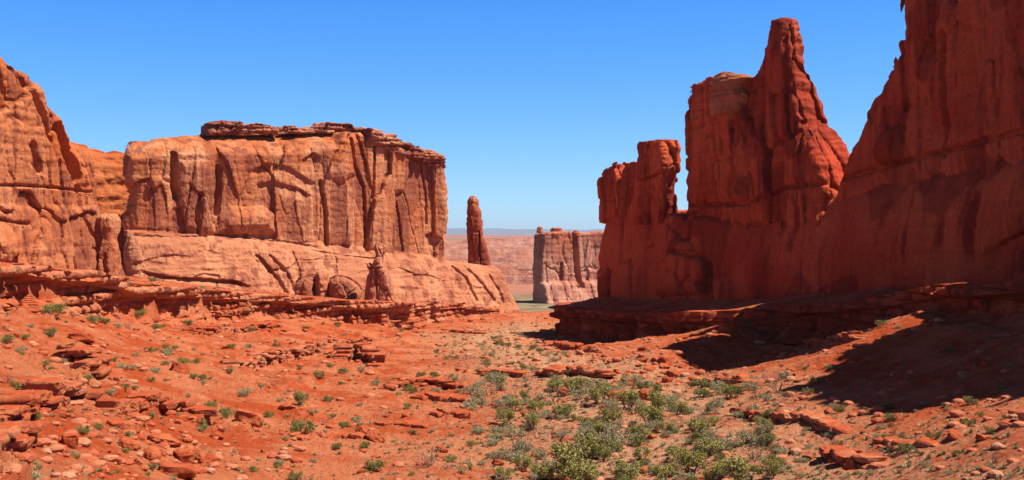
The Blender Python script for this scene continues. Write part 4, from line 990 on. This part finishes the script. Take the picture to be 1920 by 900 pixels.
rplants(36, 10, 470, 640, 895, 8, 18, (0, .35, .5, .15)); rplants(46, 1400, 1910, 740, 895, 10, 22, (0, .3, .55, .15)); rplants(18, 340, 800, 590, 680, 6, 13, (0, .4, .5, .1)); rplants(12, 1420, 1900, 600, 740, 10, 20, (0, .4, .5, .1))
rplants(40, 20, 500, 600, 880, 13, 28, (0, .5, .4, .1)); rplants(26, 830, 1080, 610, 700, 9, 18, (0, .4, .5, .1)); rplants(12, 480, 800, 640, 740, 12, 22, (0, .5, .4, .1))
name_all()

def tufts():
    x, y = rand_ground(27000, 430); px = 960 + x / y * FPX
    d = .18 + 1.9 * WASH(x, y) + .22 * (fbm2(x / 11, y / 11, 2, 95) > .2); sz_ = 0; k = rng.rand(len(x)) < d * .75; x, y = x[k], y[k]; z = height(x, y); n = len(x)
    sz = (.13 + .42 * rng.rand(n) ** 2.6) * (.8 + y / 330); nb = 34
    th = rng.rand(n, nb) * 6.283; r = np.sqrt(rng.rand(n, nb)) * .9; el = (1 - r * .75); up = np.stack([np.cos(th) * r, np.sin(th) * r, el * .75], -1)
    st = np.stack([np.cos(th) * r * .55, np.sin(th) * r * .55, 0 * th - .05], -1); sd_ = np.stack([-np.sin(th), np.cos(th), 0 * th], -1) * .10
    o0 = np.stack([x, y, z], -1)[:, None]; s3 = sz[:, None, None]
    V = np.stack([o0 + (st - sd_) * s3, o0 + (st + sd_) * s3, o0 + up * s3], 2).reshape(-1, 3)
    o = mesh_obj('grass_tufts', V, np.arange(len(V)).reshape(-1, 3), MAT['tuft'], smooth=False)
    tag(o, 'small dry grass and saltbush tufts dotted over the red ground', 'grass', kind='stuff')
tm_ = M('tufts', .8, .1); q_ = tm_.noise(tm_.geo(), .8, 3)
MAT['tuft'] = tm_.fin(tm_.mix(tm_.ramp(q_, .35, .65), L(.42, .34, .19), L(.26, .225, .11)))
tufts()

# ------------------------------------------------------------------ the air: one even box of haze round everything
def haze():
    x0, x1, y0, y1, z0, z1 = -60000, 60000, -2500, 61000, -75, 640
    V = [(x, y, z) for x in (x0, x1) for y in (y0, y1) for z in (z0, z1)]
    o = mesh_obj('haze', V, [(0, 1, 3, 2), (4, 6, 7, 5), (0, 4, 5, 1), (2, 3, 7, 6), (0, 2, 6, 4), (1, 5, 7, 3)], None, smooth=False, base=Vector((0, 0, 0)))
    m = bpy.data.materials.new('air'); m.use_nodes = True; t = m.node_tree; t.nodes.clear()
    v = t.nodes.new('ShaderNodeVolumePrincipled'); v.inputs['Color'].default_value = (.62, .78, 1, 1); v.inputs['Density'].default_value = 1.5e-5; v.inputs['Anisotropy'].default_value = .2
    ou = t.nodes.new('ShaderNodeOutputMaterial'); t.links.new(v.outputs[0], ou.inputs['Volume']); o.data.materials.append(m)
    tag(o, 'thin blue haze in the desert air', 'haze', kind='stuff')
haze()
